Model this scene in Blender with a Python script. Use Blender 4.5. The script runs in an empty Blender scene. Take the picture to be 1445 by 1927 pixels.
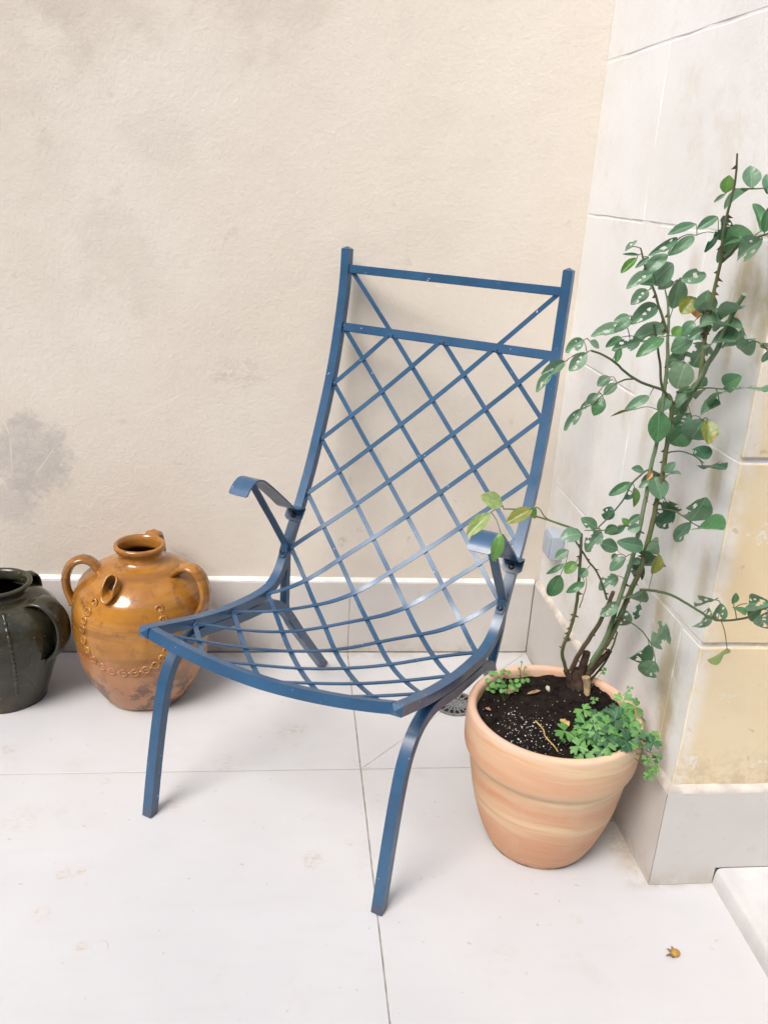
import bpy, bmesh, math, random
from mathutils import Vector, Matrix, noise
random.seed(7)
R = math.radians
scene = bpy.context.scene
COL = scene.collection

# ------------------------------------------------------------------ camera
cam_data = bpy.data.cameras.new('camera'); cam = bpy.data.objects.new('camera', cam_data); COL.objects.link(cam)
cam_data.sensor_fit = 'VERTICAL'; cam_data.sensor_height = 24.0; cam_data.lens = 20.396
cam_data.clip_start = .05; cam_data.clip_end = 200
PITCH, YAW, ROLL = .3639, -.1194, .0608
fw = Vector((-math.sin(YAW)*math.cos(PITCH), math.cos(YAW)*math.cos(PITCH), -math.sin(PITCH)))
rt = Vector((math.cos(YAW), math.sin(YAW), 0)); up = rt.cross(fw)
r2 = math.cos(ROLL)*rt + math.sin(ROLL)*up; u2 = -math.sin(ROLL)*rt + math.cos(ROLL)*up
M = Matrix((r2, u2, -fw)).transposed().to_4x4(); M.translation = Vector((-.0878, -2.1183, 1.2325))
cam.matrix_world = M
scene.camera = cam

# ------------------------------------------------------------------ light
SUN_EL, SUN_AZ = 50, 221        # degrees: height of the light, direction it comes from (180 = from the camera side)
world = bpy.data.worlds.new('World'); scene.world = world; world.use_nodes = True
wn = world.node_tree; wn.nodes.clear()
sky = wn.nodes.new('ShaderNodeTexSky'); sky.sky_type = 'NISHITA'; sky.sun_disc = False
sky.sun_elevation = R(SUN_EL); sky.sun_rotation = R(SUN_AZ); sky.dust_density = 4.0; sky.air_density = 1.0; sky.ozone_density = 1.0
hsv = wn.nodes.new('ShaderNodeHueSaturation'); hsv.inputs['Saturation'].default_value = 1.0
bg = wn.nodes.new('ShaderNodeBackground'); bg.inputs['Strength'].default_value = .125
wo = wn.nodes.new('ShaderNodeOutputWorld')
wn.links.new(sky.outputs[0], hsv.inputs['Color']); wn.links.new(hsv.outputs[0], bg.inputs[0]); wn.links.new(bg.outputs[0], wo.inputs[0])
sun_data = bpy.data.lights.new('sun', 'SUN'); sun_data.energy = 1.5; sun_data.angle = R(28); sun_data.color = (1, .995, .99)
sun = bpy.data.objects.new('sun', sun_data); COL.objects.link(sun)
az, el = R(SUN_AZ), R(SUN_EL)
sd = Vector((math.sin(az)*math.cos(el), math.cos(az)*math.cos(el), math.sin(el)))
sun.rotation_euler = sd.to_track_quat('Z', 'Y').to_euler(); sun.location = sd*8
vs = scene.view_settings; vs.view_transform = 'Standard'; vs.look = 'None'; vs.gamma = 1; vs.exposure = 0.87; vs.use_curve_mapping = False

# ------------------------------------------------------------------ object helpers
def link(name, mesh, mat=None, parent=None):
    o = bpy.data.objects.new(name, mesh); COL.objects.link(o)
    if mat is not None and not mesh.materials: mesh.materials.append(mat)
    if parent is not None: o.parent = parent
    return o
def finish(bm, name, smooth=35):
    bmesh.ops.recalc_face_normals(bm, faces=bm.faces)
    me = bpy.data.meshes.new(name); bm.to_mesh(me); bm.free()
    if smooth:
        for p in me.polygons: p.use_smooth = True
        if smooth < 180: me.set_sharp_from_angle(angle=R(smooth))
    return me
def part(name, bm, mat, parent=None, smooth=35):
    return link(name, finish(bm, name, smooth), mat, parent)
def tag(o, label=None, cat=None, group=None, kind=None):
    if label: o['label'] = label
    if cat: o['category'] = cat
    if group: o['group'] = group
    if kind: o['kind'] = kind
    return o
def thing(name, label, cat, loc=(0,0,0), rz=0, group=None, kind=None):
    o = bpy.data.objects.new(name, None); COL.objects.link(o); o.location = loc; o.rotation_euler = (0,0,rz)
    o.empty_display_size = .05
    return tag(o, label, cat, group, kind)
def box(bm, x0,y0,z0,x1,y1,z1, bev=0, seg=2):
    r = bmesh.ops.create_cube(bm, size=1); vs_ = r['verts']
    for v in vs_:
        v.co = Vector((x0+(v.co.x+.5)*(x1-x0), y0+(v.co.y+.5)*(y1-y0), z0+(v.co.z+.5)*(z1-z0)))
    if bev:
        es = list({e for v in vs_ for e in v.link_edges})
        bmesh.ops.bevel(bm, geom=es, offset=bev, segments=seg, profile=.6, affect='EDGES')
def prism(bm, poly, z0, z1):
    a = [bm.verts.new((x,y,z0)) for x,y in poly]; b = [bm.verts.new((x,y,z1)) for x,y in poly]
    bm.faces.new(a[::-1]); bm.faces.new(b)
    for i in range(len(a)):
        j = (i+1) % len(a); bm.faces.new((a[i],a[j],b[j],b[i]))
def catmull(pts, n=8):
    P = [Vector(p) for p in pts]; out = []
    for i in range(len(P)-1):
        p0 = P[i-1] if i else P[0]*2-P[1]; p1, p2 = P[i], P[i+1]; p3 = P[i+2] if i+2 < len(P) else P[-1]*2-P[-2]
        for k in range(n):
            t = k/n
            out.append(.5*((2*p1)+(p2-p0)*t+(2*p0-5*p1+4*p2-p3)*t*t+(3*p1-p0-3*p2+p3)*t**3))
    out.append(P[-1]); return out
def tube(bm, pts, rad, n=8, cap=True):
    rings = []; ref = Vector((.3,.2,.93))
    for i, p in enumerate(pts):
        t = (pts[min(i+1,len(pts)-1)]-pts[max(i-1,0)]).normalized()
        a = t.cross(ref)
        if a.length < 1e-4: a = t.cross(Vector((1,0,0)))
        a.normalize(); b = t.cross(a).normalized(); ref = b.cross(t) if False else ref
        r = rad(i/(len(pts)-1)) if callable(rad) else rad
        rings.append([bm.verts.new(p+r*(math.cos(2*math.pi*k/n)*a+math.sin(2*math.pi*k/n)*b)) for k in range(n)])
    for q in range(len(rings)-1):
        for k in range(n):
            bm.faces.new((rings[q][k], rings[q][(k+1)%n], rings[q+1][(k+1)%n], rings[q+1][k]))
    if cap: bm.faces.new(rings[0][::-1]); bm.faces.new(rings[-1])
def ribbon(bm, pts, normals, w, h, wfun=None):
    """flat bar: pts centre line, normals the direction of its thickness h, w its width"""
    rings = []
    for i, p in enumerate(pts):
        t = (pts[min(i+1,len(pts)-1)]-pts[max(i-1,0)]).normalized()
        nn = normals[i] if isinstance(normals, list) else normals
        s = t.cross(nn).normalized(); nn = s.cross(t).normalized()
        ww = w*(wfun(i/(len(pts)-1)) if wfun else 1)
        rings.append([bm.verts.new(p + s*ww/2*a + nn*h/2*b) for a, b in ((-1,-1),(1,-1),(1,1),(-1,1))])
    for q in range(len(rings)-1):
        for k in range(4): bm.faces.new((rings[q][k], rings[q][(k+1)%4], rings[q+1][(k+1)%4], rings[q+1][k]))
    bm.faces.new(rings[0][::-1]); bm.faces.new(rings[-1])
    return rings
def lathe(bm, prof, n=64, wob=0, seed=0):
    rings = []
    for r, z in prof:
        ring = []
        for k in range(n):
            a = 2*math.pi*k/n
            rr = r*(1+wob*noise.noise((math.cos(a)*1.3+seed, math.sin(a)*1.3, z*9)))
            ring.append(bm.verts.new((rr*math.cos(a), rr*math.sin(a), z)))
        rings.append(ring)
    for q in range(len(rings)-1):
        for k in range(n): bm.faces.new((rings[q][k], rings[q][(k+1)%n], rings[q+1][(k+1)%n], rings[q+1][k]))
    bm.faces.new(rings[0][::-1]); bm.faces.new(rings[-1])
def smooth_prof(pts, n=5):
    return [(max(p.x, .001), p.y) for p in catmull([(a,b,0) for a,b in pts], n)]

# ------------------------------------------------------------------ material helpers
class Mat:
    def __init__(s, name, rough=.6, spec=.5):
        s.m = bpy.data.materials.new(name); s.m.use_nodes = True; s.t = s.m.node_tree; s.n = s.t.nodes
        s.bsdf = s.n['Principled BSDF']; s.bsdf.inputs['Roughness'].default_value = rough; s.bsdf.inputs['Specular IOR Level'].default_value = spec
        s.tc = s.n.new('ShaderNodeTexCoord'); s.geo = s.n.new('ShaderNodeNewGeometry')
    def lk(s, a, b): s.t.links.new(a, b)
    def obj(s): return s.tc.outputs['Object']
    def pos(s): return s.geo.outputs['Position']
    def setin(s, inp, v):
        if hasattr(v, 'is_output') or isinstance(v, bpy.types.NodeSocket): s.lk(v, inp)
        else: inp.default_value = v
    def mapping(s, v, scale=(1,1,1), rot=(0,0,0), loc=(0,0,0)):
        m = s.n.new('ShaderNodeMapping'); s.lk(v, m.inputs[0]); m.inputs['Scale'].default_value = scale; m.inputs['Rotation'].default_value = rot; m.inputs['Location'].default_value = loc
        return m.outputs[0]
    def noise(s, v, scale, detail=4, rough=.55, dist=0):
        k = s.n.new('ShaderNodeTexNoise'); s.lk(v, k.inputs['Vector']); k.inputs['Scale'].default_value = scale; k.inputs['Detail'].default_value = detail
        k.inputs['Roughness'].default_value = rough; k.inputs['Distortion'].default_value = dist; return k.outputs['Fac']
    def voronoi(s, v, scale, feature='F1'):
        k = s.n.new('ShaderNodeTexVoronoi'); k.feature = feature; s.lk(v, k.inputs['Vector']); k.inputs['Scale'].default_value = scale; return k.outputs['Distance']
    def rng(s, v, a, b, c=0., d=1., smooth=True):
        k = s.n.new('ShaderNodeMapRange'); k.interpolation_type = 'SMOOTHSTEP' if smooth else 'LINEAR'; s.lk(v, k.inputs[0])
        for i, x in enumerate((a,b,c,d)): k.inputs[i+1].default_value = x
        return k.outputs[0]
    def math(s, op, a, b=0.):
        k = s.n.new('ShaderNodeMath'); k.operation = op; s.setin(k.inputs[0], a); s.setin(k.inputs[1], b); return k.outputs[0]
    def mix(s, f, a, b):
        k = s.n.new('ShaderNodeMix'); k.data_type = 'RGBA'; s.setin(k.inputs[0], f)
        for i, x in ((6,a),(7,b)):
            if isinstance(x, tuple): k.inputs[i].default_value = (*x, 1) if len(x) == 3 else x
            else: s.lk(x, k.inputs[i])
        return k.outputs[2]
    def sep(s, v):
        k = s.n.new('ShaderNodeSeparateXYZ'); s.lk(v, k.inputs[0]); return k.outputs
    def blob(s, v, c, rad, soft=.6, warp=None, scale=(1,1,1)):
        """1 inside a patch around point c, fading to 0 at its rim; warp = noise that makes the rim ragged"""
        k = s.n.new('ShaderNodeVectorMath'); k.operation = 'SUBTRACT'; s.lk(v, k.inputs[0]); k.inputs[1].default_value = c
        k2 = s.n.new('ShaderNodeVectorMath'); k2.operation = 'MULTIPLY'; s.lk(k.outputs[0], k2.inputs[0]); k2.inputs[1].default_value = scale
        k3 = s.n.new('ShaderNodeVectorMath'); k3.operation = 'LENGTH'; s.lk(k2.outputs[0], k3.inputs[0])
        d = k3.outputs['Value']
        if warp is not None: d = s.math('ADD', d, s.math('MULTIPLY', s.math('SUBTRACT', warp, .5), rad*1.3))
        return s.rng(d, rad, rad*(1-soft), 0, 1)
    def bump(s, h, strength=.3, dist=.002):
        k = s.n.new('ShaderNodeBump'); k.inputs['Strength'].default_value = strength; k.inputs['Distance'].default_value = dist; s.lk(h, k.inputs['Height'])
        if s.bsdf.inputs['Normal'].is_linked: s.lk(s.bsdf.inputs['Normal'].links[0].from_socket, k.inputs['Normal'])
        s.lk(k.outputs[0], s.bsdf.inputs['Normal'])
    def col(s, c): s.setin(s.bsdf.inputs['Base Color'], (*c,1) if isinstance(c, tuple) and len(c)==3 else c)
    def rough(s, v): s.setin(s.bsdf.inputs['Roughness'], v)
def plain(name, c, rough=.6, spec=.4, var=.12, scale=30, bump=0):
    m = Mat(name, rough, spec); f = m.noise(m.obj(), scale, 5)
    m.col(m.mix(m.rng(f,.3,.7), tuple(x*(1-var) for x in c), tuple(min(1,x*(1+var)) for x in c)))
    if bump: m.bump(f, bump, .002)
    return m.m

# plaster
def mat_plaster():
    m = Mat('beige_plaster', .92, .15); p = m.pos()
    big = m.noise(p, 1.6, 4, .5); mid = m.noise(p, 5, 5, .6); fine = m.noise(p, 90, 4, .7); grit = m.noise(p, 260, 3, .6)
    warp = m.noise(p, 9, 6, .7); warp2 = m.noise(p, 30, 5, .7); warp3 = m.rng(m.noise(p, 6, 7, .68), .25, .75, -.35, 1.35, False)
    c = m.mix(m.rng(big,.3,.7), (.63,.573,.492), (.66,.614,.545))
    c = m.mix(m.math('MULTIPLY', m.rng(mid,.45,.75), .22), c, (.55,.49,.42))
    stain = (.44,.39,.325)
    for cx, cz, r, a, sx in ((-.47,1.53,.13,.62,.8), (-.16,1.57,.11,.55,.7), (-.66,1.39,.13,.40,1.), (-.70,1.52,.14,.30,1.), (-.38,1.29,.09,.28,1), (-.60,1.20,.10,.26,1),
                             (-.52,1.05,.13,.26,1.2), (-.45,1.0,.10,.2,.8), (-.62,.95,.12,.2,1), (.11,.89,.08,.30,1.2), (.13,.99,.07,.25,1.4), (.10,.55,.09,.22,1), (.25,.46,.09,.28,1.2), (.48,.40,.10,.35,1.6), (.50,.30,.08,.3,1), (-.25,.30,.10,.2,.6), (.3,1.35,.12,.15,1)):
        b = m.blob(p, (cx,0,cz), r*1.15, 1.0, warp3, (sx,1,1)); c = m.mix(m.math('MULTIPLY', b, a*.55), c, stain)
    # grey scuffed patch low on the left, with paler scratches
    g = m.blob(p, (-.715,.01,.545), .105, .40, warp2, (.95,1,.80)); g2 = m.math('MULTIPLY', g, m.rng(m.noise(p, 40, 5, .75), .28, .62, .5, 1))
    c = m.mix(m.math('MULTIPLY', g2, .72), c, (.40,.375,.355))
    g = m.blob(p, (-.765,.01,.42), .075, .6, warp2); c = m.mix(m.math('MULTIPLY', g, .5), c, (.44,.41,.385))
    for cx, cz, r, sx, a in ((-.20,.775,.05,.6,.22), (-.25,.765,.03,.8,.22), (.235,1.01,.010,1,.7), (.225,.965,.009,1,.6), (.076,.50,.018,2.2,.7), (.085,.42,.02,1.6,.6), (.21,.40,.016,1,.6), (.24,.34,.016,1.2,.6), (-.446,.609,.006,1.6,.9), (.15,.64,.012,1.3,.6), (.06,.33,.02,1,.4), (.28,.52,.02,1,.4), (-.30,.73,.006,1,.7), (-.33,.64,.004,1,.7), (.02,.83,.006,1,.6), (-.52,.75,.005,1,.6)):
        b = m.math('MULTIPLY', m.blob(p, (cx,0,cz), r, .5, warp2, (sx,1,1)), m.rng(m.noise(p, 70, 4, .8), .42, .58)); c = m.mix(m.math('MULTIPLY', b, a), c, (.30,.265,.24))
    for x0, z0, x1, z1, wd in ((-.461,.654,-.335,.722,.0035), (-.71,.50,-.655,.575,.003), (-.765,.50,-.762,.60,.003), (-.762,.60,-.775,.64,.003)):
        # scratches: distance to a short line
        vx, vz = x1-x0, z1-z0; L = math.hypot(vx, vz); xyz = m.sep(p)
        dx = m.math('SUBTRACT', xyz[0], (x0+x1)/2); dz = m.math('SUBTRACT', xyz[2], (z0+z1)/2)
        along = m.math('ABSOLUTE', m.math('ADD', m.math('MULTIPLY', dx, vx/L), m.math('MULTIPLY', dz, vz/L)))
        perp = m.math('ABSOLUTE', m.math('ADD', m.math('SUBTRACT', m.math('MULTIPLY', dx, vz/L), m.math('MULTIPLY', dz, vx/L)), m.math('MULTIPLY', m.math('SUBTRACT', warp2, .5), .006)))
        k = m.math('MULTIPLY', m.rng(along, L*.5, L*.35), m.rng(perp, wd, wd*.2)); c = m.mix(m.math('MULTIPLY', k, .42), c, (.74,.68,.60))
    # small darker spots scattered over the wall
    spots = m.rng(m.noise(p, 24, 3, .5), .70, .76); c = m.mix(m.math('MULTIPLY', spots, .25), c, (.42,.36,.31))
    m.col(m.mix(m.rng(fine,.3,.75,0,.12), c, (.52,.44,.37)))
    m.bump(m.noise(p, 9, 3, .5), .28, .008); m.bump(m.noise(p, 32, 2, .4), .07, .004); m.bump(m.noise(p, 130, 3, .6), .46, .0024)
    return m.m
def mat_stone():
    m = Mat('painted_limestone', .85, .2); p = m.pos(); xyz = m.sep(p)
    n1 = m.noise(p, 3, 5, .6); n2 = m.noise(p, 18, 5, .65); n3 = m.noise(p, 70, 4, .7)
    streak = m.noise(m.mapping(p, (14,14,1.2)), 1, 4, .55); streak2 = m.noise(m.mapping(p, (30,30,2.2)), 1, 3, .5)
    white = m.mix(m.rng(n1,.3,.7), (.70,.695,.675), (.745,.745,.74))
    white = m.mix(m.math('MULTIPLY', m.rng(streak,.5,.75), .14), white, (.70,.65,.57))
    white = m.mix(m.math('MULTIPLY', m.rng(m.noise(p, 7, 7, .78), .52, .66), .4), white, (.63,.575,.50))
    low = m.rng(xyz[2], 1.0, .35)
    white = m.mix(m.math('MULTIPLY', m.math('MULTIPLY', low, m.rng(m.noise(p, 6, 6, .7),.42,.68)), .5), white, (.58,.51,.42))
    # run-off stains behind the rose
    for cy, cz, r, a in ((-.75,1.05,.055,1.), (-.765,1.14,.05,.8), (-.851,1.06,.06,.9), (-.80,1.09,.04,.8), (-.588,1.10,.05,.35), (-.712,.655,.05,.6), (-.704,.50,.06,.7), (-.76,.42,.07,.8), (-.41,.83,.06,.6), (-.5,.80,.06,.4), (-.80,.80,.05,.7), (-.795,.33,.06,.9), (-.66,.9,.05,.5), (-.83,.62,.05,.6)):
        b = m.blob(p, (.62,cy,cz), r, .9, n2, (1,1.3,.55)); white = m.mix(m.math('MULTIPLY', m.math('MULTIPLY', b, a), m.rng(streak,.25,.55)), white, (.43,.36,.22))
    tan = m.mix(m.rng(n1,.32,.68), (.68,.535,.335), (.715,.605,.41)); tan = m.mix(m.rng(n1,.45,.7,0,.25), tan, (.72,.63,.47)); tan = m.mix(m.math('MULTIPLY', m.rng(xyz[0], .662, .634), m.rng(m.noise(p, 20, 5, .7), .3, .55)), tan, (.72,.66,.56))
    tan = m.mix(m.math('MULTIPLY', m.rng(m.noise(p, 40, 3, .5), .68, .74), .5), tan, (.45,.33,.2))
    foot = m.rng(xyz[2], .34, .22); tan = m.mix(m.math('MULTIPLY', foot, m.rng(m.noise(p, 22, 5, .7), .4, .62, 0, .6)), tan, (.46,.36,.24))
    edge = m.math('ADD', xyz[1], m.math('MULTIPLY', m.math('SUBTRACT', m.noise(p, 13, 6, .75), .5), .035))
    mask = m.rng(edge, -.8625, -.8595)
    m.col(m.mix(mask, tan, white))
    m.bump(m.noise(p, 8, 4, .5), .4, .006); m.bump(m.rng(m.noise(p, 55, 3, .6), .26, .33), .2, .002); m.bump(n3, .3, .002); m.bump(m.noise(p, 220, 2, .5), .3, .001)
    return m.m
def mat_floor():
    m = Mat('pale_porcelain', .42, .35); p = m.pos()
    c = m.mix(m.rng(m.noise(p, 2.2, 5, .6),.3,.7), (.54,.54,.545), (.585,.585,.588))
    c = m.mix(m.rng(m.noise(m.mapping(p, (1,4,1)), 8, 5, .65), .5, .75, 0, .3), c, (.52,.505,.49))
    st = m.math('MULTIPLY', m.rng(m.noise(p, 11, 6, .72), .655, .72), m.rng(m.noise(p, 3.1, 2, .5), .45, .6)); c = m.mix(m.math('MULTIPLY', st, .55), c, (.52,.42,.27))
    sp = m.rng(m.noise(p, 60, 2, .5), .715, .74); c = m.mix(m.math('MULTIPLY', sp, .6), c, (.40,.36,.31))
    d = m.rng(m.noise(p, 5, 6, .75), .55, .75); c = m.mix(m.math('MULTIPLY', d, .38), c, (.47,.44,.405))
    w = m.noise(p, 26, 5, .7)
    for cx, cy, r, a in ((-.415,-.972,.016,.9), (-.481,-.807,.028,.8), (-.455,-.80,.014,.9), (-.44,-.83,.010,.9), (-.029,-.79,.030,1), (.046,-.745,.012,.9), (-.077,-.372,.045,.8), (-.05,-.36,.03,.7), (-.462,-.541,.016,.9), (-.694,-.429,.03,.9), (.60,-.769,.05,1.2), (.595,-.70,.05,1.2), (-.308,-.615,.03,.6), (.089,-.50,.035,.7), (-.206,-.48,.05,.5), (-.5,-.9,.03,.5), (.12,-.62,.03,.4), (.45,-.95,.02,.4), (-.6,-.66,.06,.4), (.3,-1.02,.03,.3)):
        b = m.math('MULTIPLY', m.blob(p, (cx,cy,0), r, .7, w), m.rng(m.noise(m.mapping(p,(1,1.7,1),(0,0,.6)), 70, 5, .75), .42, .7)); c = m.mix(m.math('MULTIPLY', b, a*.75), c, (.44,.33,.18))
    # ring left by a glass, grime along the walls
    k = m.n.new('ShaderNodeVectorMath'); k.operation = 'DISTANCE'; m.lk(p, k.inputs[0]); k.inputs[1].default_value = (-.385,-.975,0)
    rg = m.rng(m.math('ABSOLUTE', m.math('SUBTRACT', m.math('ADD', k.outputs['Value'], m.math('MULTIPLY', m.math('SUBTRACT', w, .5), .022)), .0125)), .003, .0005); c = m.mix(m.math('MULTIPLY', m.math('MULTIPLY', rg, m.rng(w, .35, .6)), .5), c, (.45,.36,.22))
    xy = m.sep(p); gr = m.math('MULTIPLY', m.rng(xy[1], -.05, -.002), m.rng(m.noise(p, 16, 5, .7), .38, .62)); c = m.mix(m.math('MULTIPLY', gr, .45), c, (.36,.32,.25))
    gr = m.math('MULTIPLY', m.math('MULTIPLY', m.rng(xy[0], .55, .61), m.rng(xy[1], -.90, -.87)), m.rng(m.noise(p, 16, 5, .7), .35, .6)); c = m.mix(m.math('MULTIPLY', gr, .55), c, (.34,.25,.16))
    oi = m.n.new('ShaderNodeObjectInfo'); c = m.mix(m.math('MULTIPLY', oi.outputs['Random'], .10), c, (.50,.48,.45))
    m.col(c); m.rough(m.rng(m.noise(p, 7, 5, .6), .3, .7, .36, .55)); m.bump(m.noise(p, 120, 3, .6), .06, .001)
    return m.m
def mat_skirt():
    m = Mat('skirting_porcelain', .45, .35); p = m.pos()
    c = m.mix(m.rng(m.noise(p, 4, 5, .6),.3,.7), (.53,.50,.465), (.58,.555,.525)); c = m.mix(m.rng(m.noise(p, 30, 5, .7), .58, .72, 0, .35), c, (.42,.37,.34))
    z = m.sep(p)[2]; c = m.mix(m.math('MULTIPLY', m.rng(z, .05, 0), m.rng(m.noise(p, 14, 5, .7), .4, .65, 0, .5)), c, (.36,.30,.23))
    m.col(c); m.bump(m.noise(p, 90, 3, .6), .06, .001); return m.m
def mat_blue():
    m = Mat('blue_paint', .32, .7); p = m.obj(); n = m.noise(p, 40, 5, .65)
    c = m.mix(m.rng(m.noise(p, 9, 4, .6),.3,.7), (.018,.067,.142), (.028,.093,.185)); c = m.mix(m.rng(n, .5, .7, 0, .3), c, (.016,.052,.11))
    chip = m.rng(m.noise(p, 95, 3, .6), .708, .728); c = m.mix(chip, c, (.55,.60,.66))
    fleck = m.rng(m.noise(p, 240, 2, .5), .74, .78); c = m.mix(m.math('MULTIPLY', fleck, .5), c, (.25,.38,.52))
    foot = m.rng(m.sep(p)[2], .035, .012); rust = m.math('MULTIPLY', foot, m.rng(m.noise(p, 130, 4, .7), .45, .6)); c = m.mix(m.math('MULTIPLY', rust, .8), c, (.10,.045,.025))
    m.col(c); m.rough(m.rng(n,   .3, .7, .28, .36)); m.bump(m.noise(p, 180, 3, .6), .06, .001)
    return m.m
def mat_amber():
    m = Mat('amber_glaze', .14, .5); p = m.obj(); z = m.sep(p)[2]
    n1 = m.noise(p, 7, 5, .6); n2 = m.noise(p, 26, 6, .7); band = m.noise(m.mapping(p, (2,2,34)), 1, 4, .6)
    glaze = m.mix(m.rng(n1,.3,.7), (.28,.115,.018), (.44,.195,.032)); glaze = m.mix(m.rng(band,.45,.65,0,.7), glaze, (.19,.07,.014))
    glaze = m.mix(m.rng(m.noise(p, 4.5, 6, .7), .47, .66, 0, .7), glaze, (.15,.062,.018)); glaze = m.mix(m.rng(n2, .54, .70, 0, .75), glaze, (.13,.055,.025))
    clay = m.mix(m.rng(n1,.3,.7), (.36,.155,.065), (.46,.22,.10)); soot = m.rng(m.noise(p, 17, 6, .72), .50, .60)
    clay = m.mix(m.math('MULTIPLY', m.math('MULTIPLY', soot, m.rng(z, .17, .06)), .85), clay, (.07,.04,.03))
    zz = m.math('ADD', z, m.math('MULTIPLY', m.math('SUBTRACT', m.noise(p, 6, 5, .7), .5), .17)); gm = m.rng(zz, .115, .185)
    m.col(m.mix(gm, clay, glaze)); m.rough(m.mix(gm, (.42,)*3, (.13,)*3)); m.bump(m.noise(p, 11, 4, .6), .35, .004)
    m.bump(band, .22, .003); m.bump(n2, .15, .0015)
    m.bsdf.inputs['Coat Weight'].default_value = .25; m.bsdf.inputs['Coat Roughness'].default_value = .08
    return m.m
def mat_dark_glaze():
    m = Mat('olive_black_glaze', .2, .5); p = m.obj(); n1 = m.noise(p, 9, 5, .6); n2 = m.noise(p, 30, 5, .7)
    c = m.mix(m.rng(n1,.3,.7), (.016,.017,.010), (.040,.037,.020)); c = m.mix(m.rng(m.noise(p, 5, 3, .5), .62, .76), c, (.11,.055,.012))
    c = m.mix(m.rng(n2, .5, .7, 0, .5), c, (.060,.056,.045)); c = m.mix(m.rng(m.noise(p, 130, 2, .5), .72, .76, 0, .5), c, (.45,.40,.30))
    m.col(c); m.rough(m.rng(n2,.3,.7,.08,.24)); m.bump(m.noise(m.mapping(p, (2,2,40)), 1, 3, .5), .15, .002); m.bump(n2, .12, .0015)
    return m.m
def mat_terracotta():
    m = Mat('marbled_terracotta', .72, .25); p = m.obj()
    w = m.noise(p, 4, 3, .5); wv = m.n.new('ShaderNodeVectorMath'); wv.operation = 'ADD'; m.lk(p, wv.inputs[0]); cz_ = m.n.new('ShaderNodeCombineXYZ'); m.lk(m.math('MULTIPLY', m.math('SUBTRACT', w, .5), .05), cz_.inputs[2]); m.lk(cz_.outputs[0], wv.inputs[1]); p0 = p; p = wv.outputs[0]
    v = m.mapping(p, (1.6,1.6,17), rot=(R(3),R(-4),0))
    b1 = m.noise(v, 1, 3, .5, .6); b2 = m.noise(m.mapping(p, (3.2,3.2,48), rot=(R(2),R(-3),0)), 1, 4, .55, .4)
    c = m.mix(m.rng(b1,.40,.56), (.60,.33,.20), (.63,.405,.255)); c = m.mix(m.rng(b1,.54,.64), c, (.70,.535,.33)); c = m.mix(m.rng(b2,.52,.70,0,.55), c, (.575,.265,.135))
    c = m.mix(m.rng(b2,.30,.40,.4,0), c, (.68,.485,.30))
    p = p0; c = m.mix(m.rng(m.noise(p, 9, 5, .7), .48, .72, 0, .35), c, (.66,.46,.31)); c = m.mix(m.rng(m.noise(p, 55, 5, .75), .60, .72, 0, .35), c, (.70,.56,.46)); c = m.mix(m.rng(m.noise(p, 120, 3, .6), .70, .75, 0, .35), c, (.36,.20,.12)); z = m.sep(p)[2]
    c = m.mix(m.math('MULTIPLY', m.rng(z, .285, .300), m.rng(m.noise(p, 12, 4, .6), .35, .6, .25, .7)), c, (.62,.43,.34))
    c = m.mix(m.math('MULTIPLY', m.rng(z, .02, 0), m.rng(m.noise(p, 25, 4, .6), .35, .6)), c, (.22,.14,.09))
    m.col(c); m.bump(m.noise(m.mapping(p, (3,3,160)), 1, 3, .5), .10, .001); m.bump(m.noise(p, 150, 3, .6), .1, .001)
    return m.m
def mat_leaf(name, c0, c1, under, spots=0., spot_col=(.45,.36,.2), rough=.36, edge=None):
    m = Mat(name, rough, .6); uv = m.tc.outputs['UV']; u = m.sep(uv); oi = m.n.new('ShaderNodeObjectInfo')
    rnd = oi.outputs['Random']; ax = m.math('ABSOLUTE', m.math('SUBTRACT', u[0], .5))
    n = m.noise(m.obj(), 4, 4, .6)
    c = m.mix(rnd, c0, c1); c = m.mix(m.rng(n,.35,.7,0,.45), c, tuple(x*.72 for x in c0))
    vein = m.rng(m.math('ABSOLUTE', m.math('SINE', m.math('SUBTRACT', m.math('MULTIPLY', u[1], 27.), m.math('MULTIPLY', ax, 24.)))), .16, .0)
    mid = m.rng(ax, .028, .008)
    vv = m.math('MAXIMUM', m.math('MULTIPLY', vein, .28), m.math('MULTIPLY', mid, .65)); c = m.mix(vv, c, tuple(min(1, x*1.5+.03) for x in c1))
    if edge: c = m.mix(m.math('MULTIPLY', m.rng(n, .42, .62), .9), c, edge)
    if spots:
        k = m.noise(m.obj(), 7, 4, .6); c = m.mix(m.math('MULTIPLY', m.rng(k, .64, .69), spots), c, spot_col)
    c = m.mix(m.geo.outputs['Backfacing'], c, under)
    m.col(c); m.bump(vein, .25, .02)
    tr = m.n.new('ShaderNodeBsdfTranslucent'); m.lk(m.mix(.5, c, tuple(min(1, x*1.6) for x in c1)), tr.inputs[0])
    ms = m.n.new('ShaderNodeMixShader'); ms.inputs[0].default_value = .24; out = m.n['Material Output']
    m.lk(m.bsdf.outputs[0], ms.inputs[1]); m.lk(tr.outputs[0], ms.inputs[2]); m.lk(ms.outputs[0], out.inputs[0])
    return m.m
def mat_cane(name, c0, c1):
    m = Mat(name, .5, .4); p = m.obj(); m.col(m.mix(m.rng(m.noise(p, 22, 4, .6), .35, .65), c0, c1)); m.bump(m.noise(p, 160, 3, .6), .2, .001); return m.m
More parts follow.
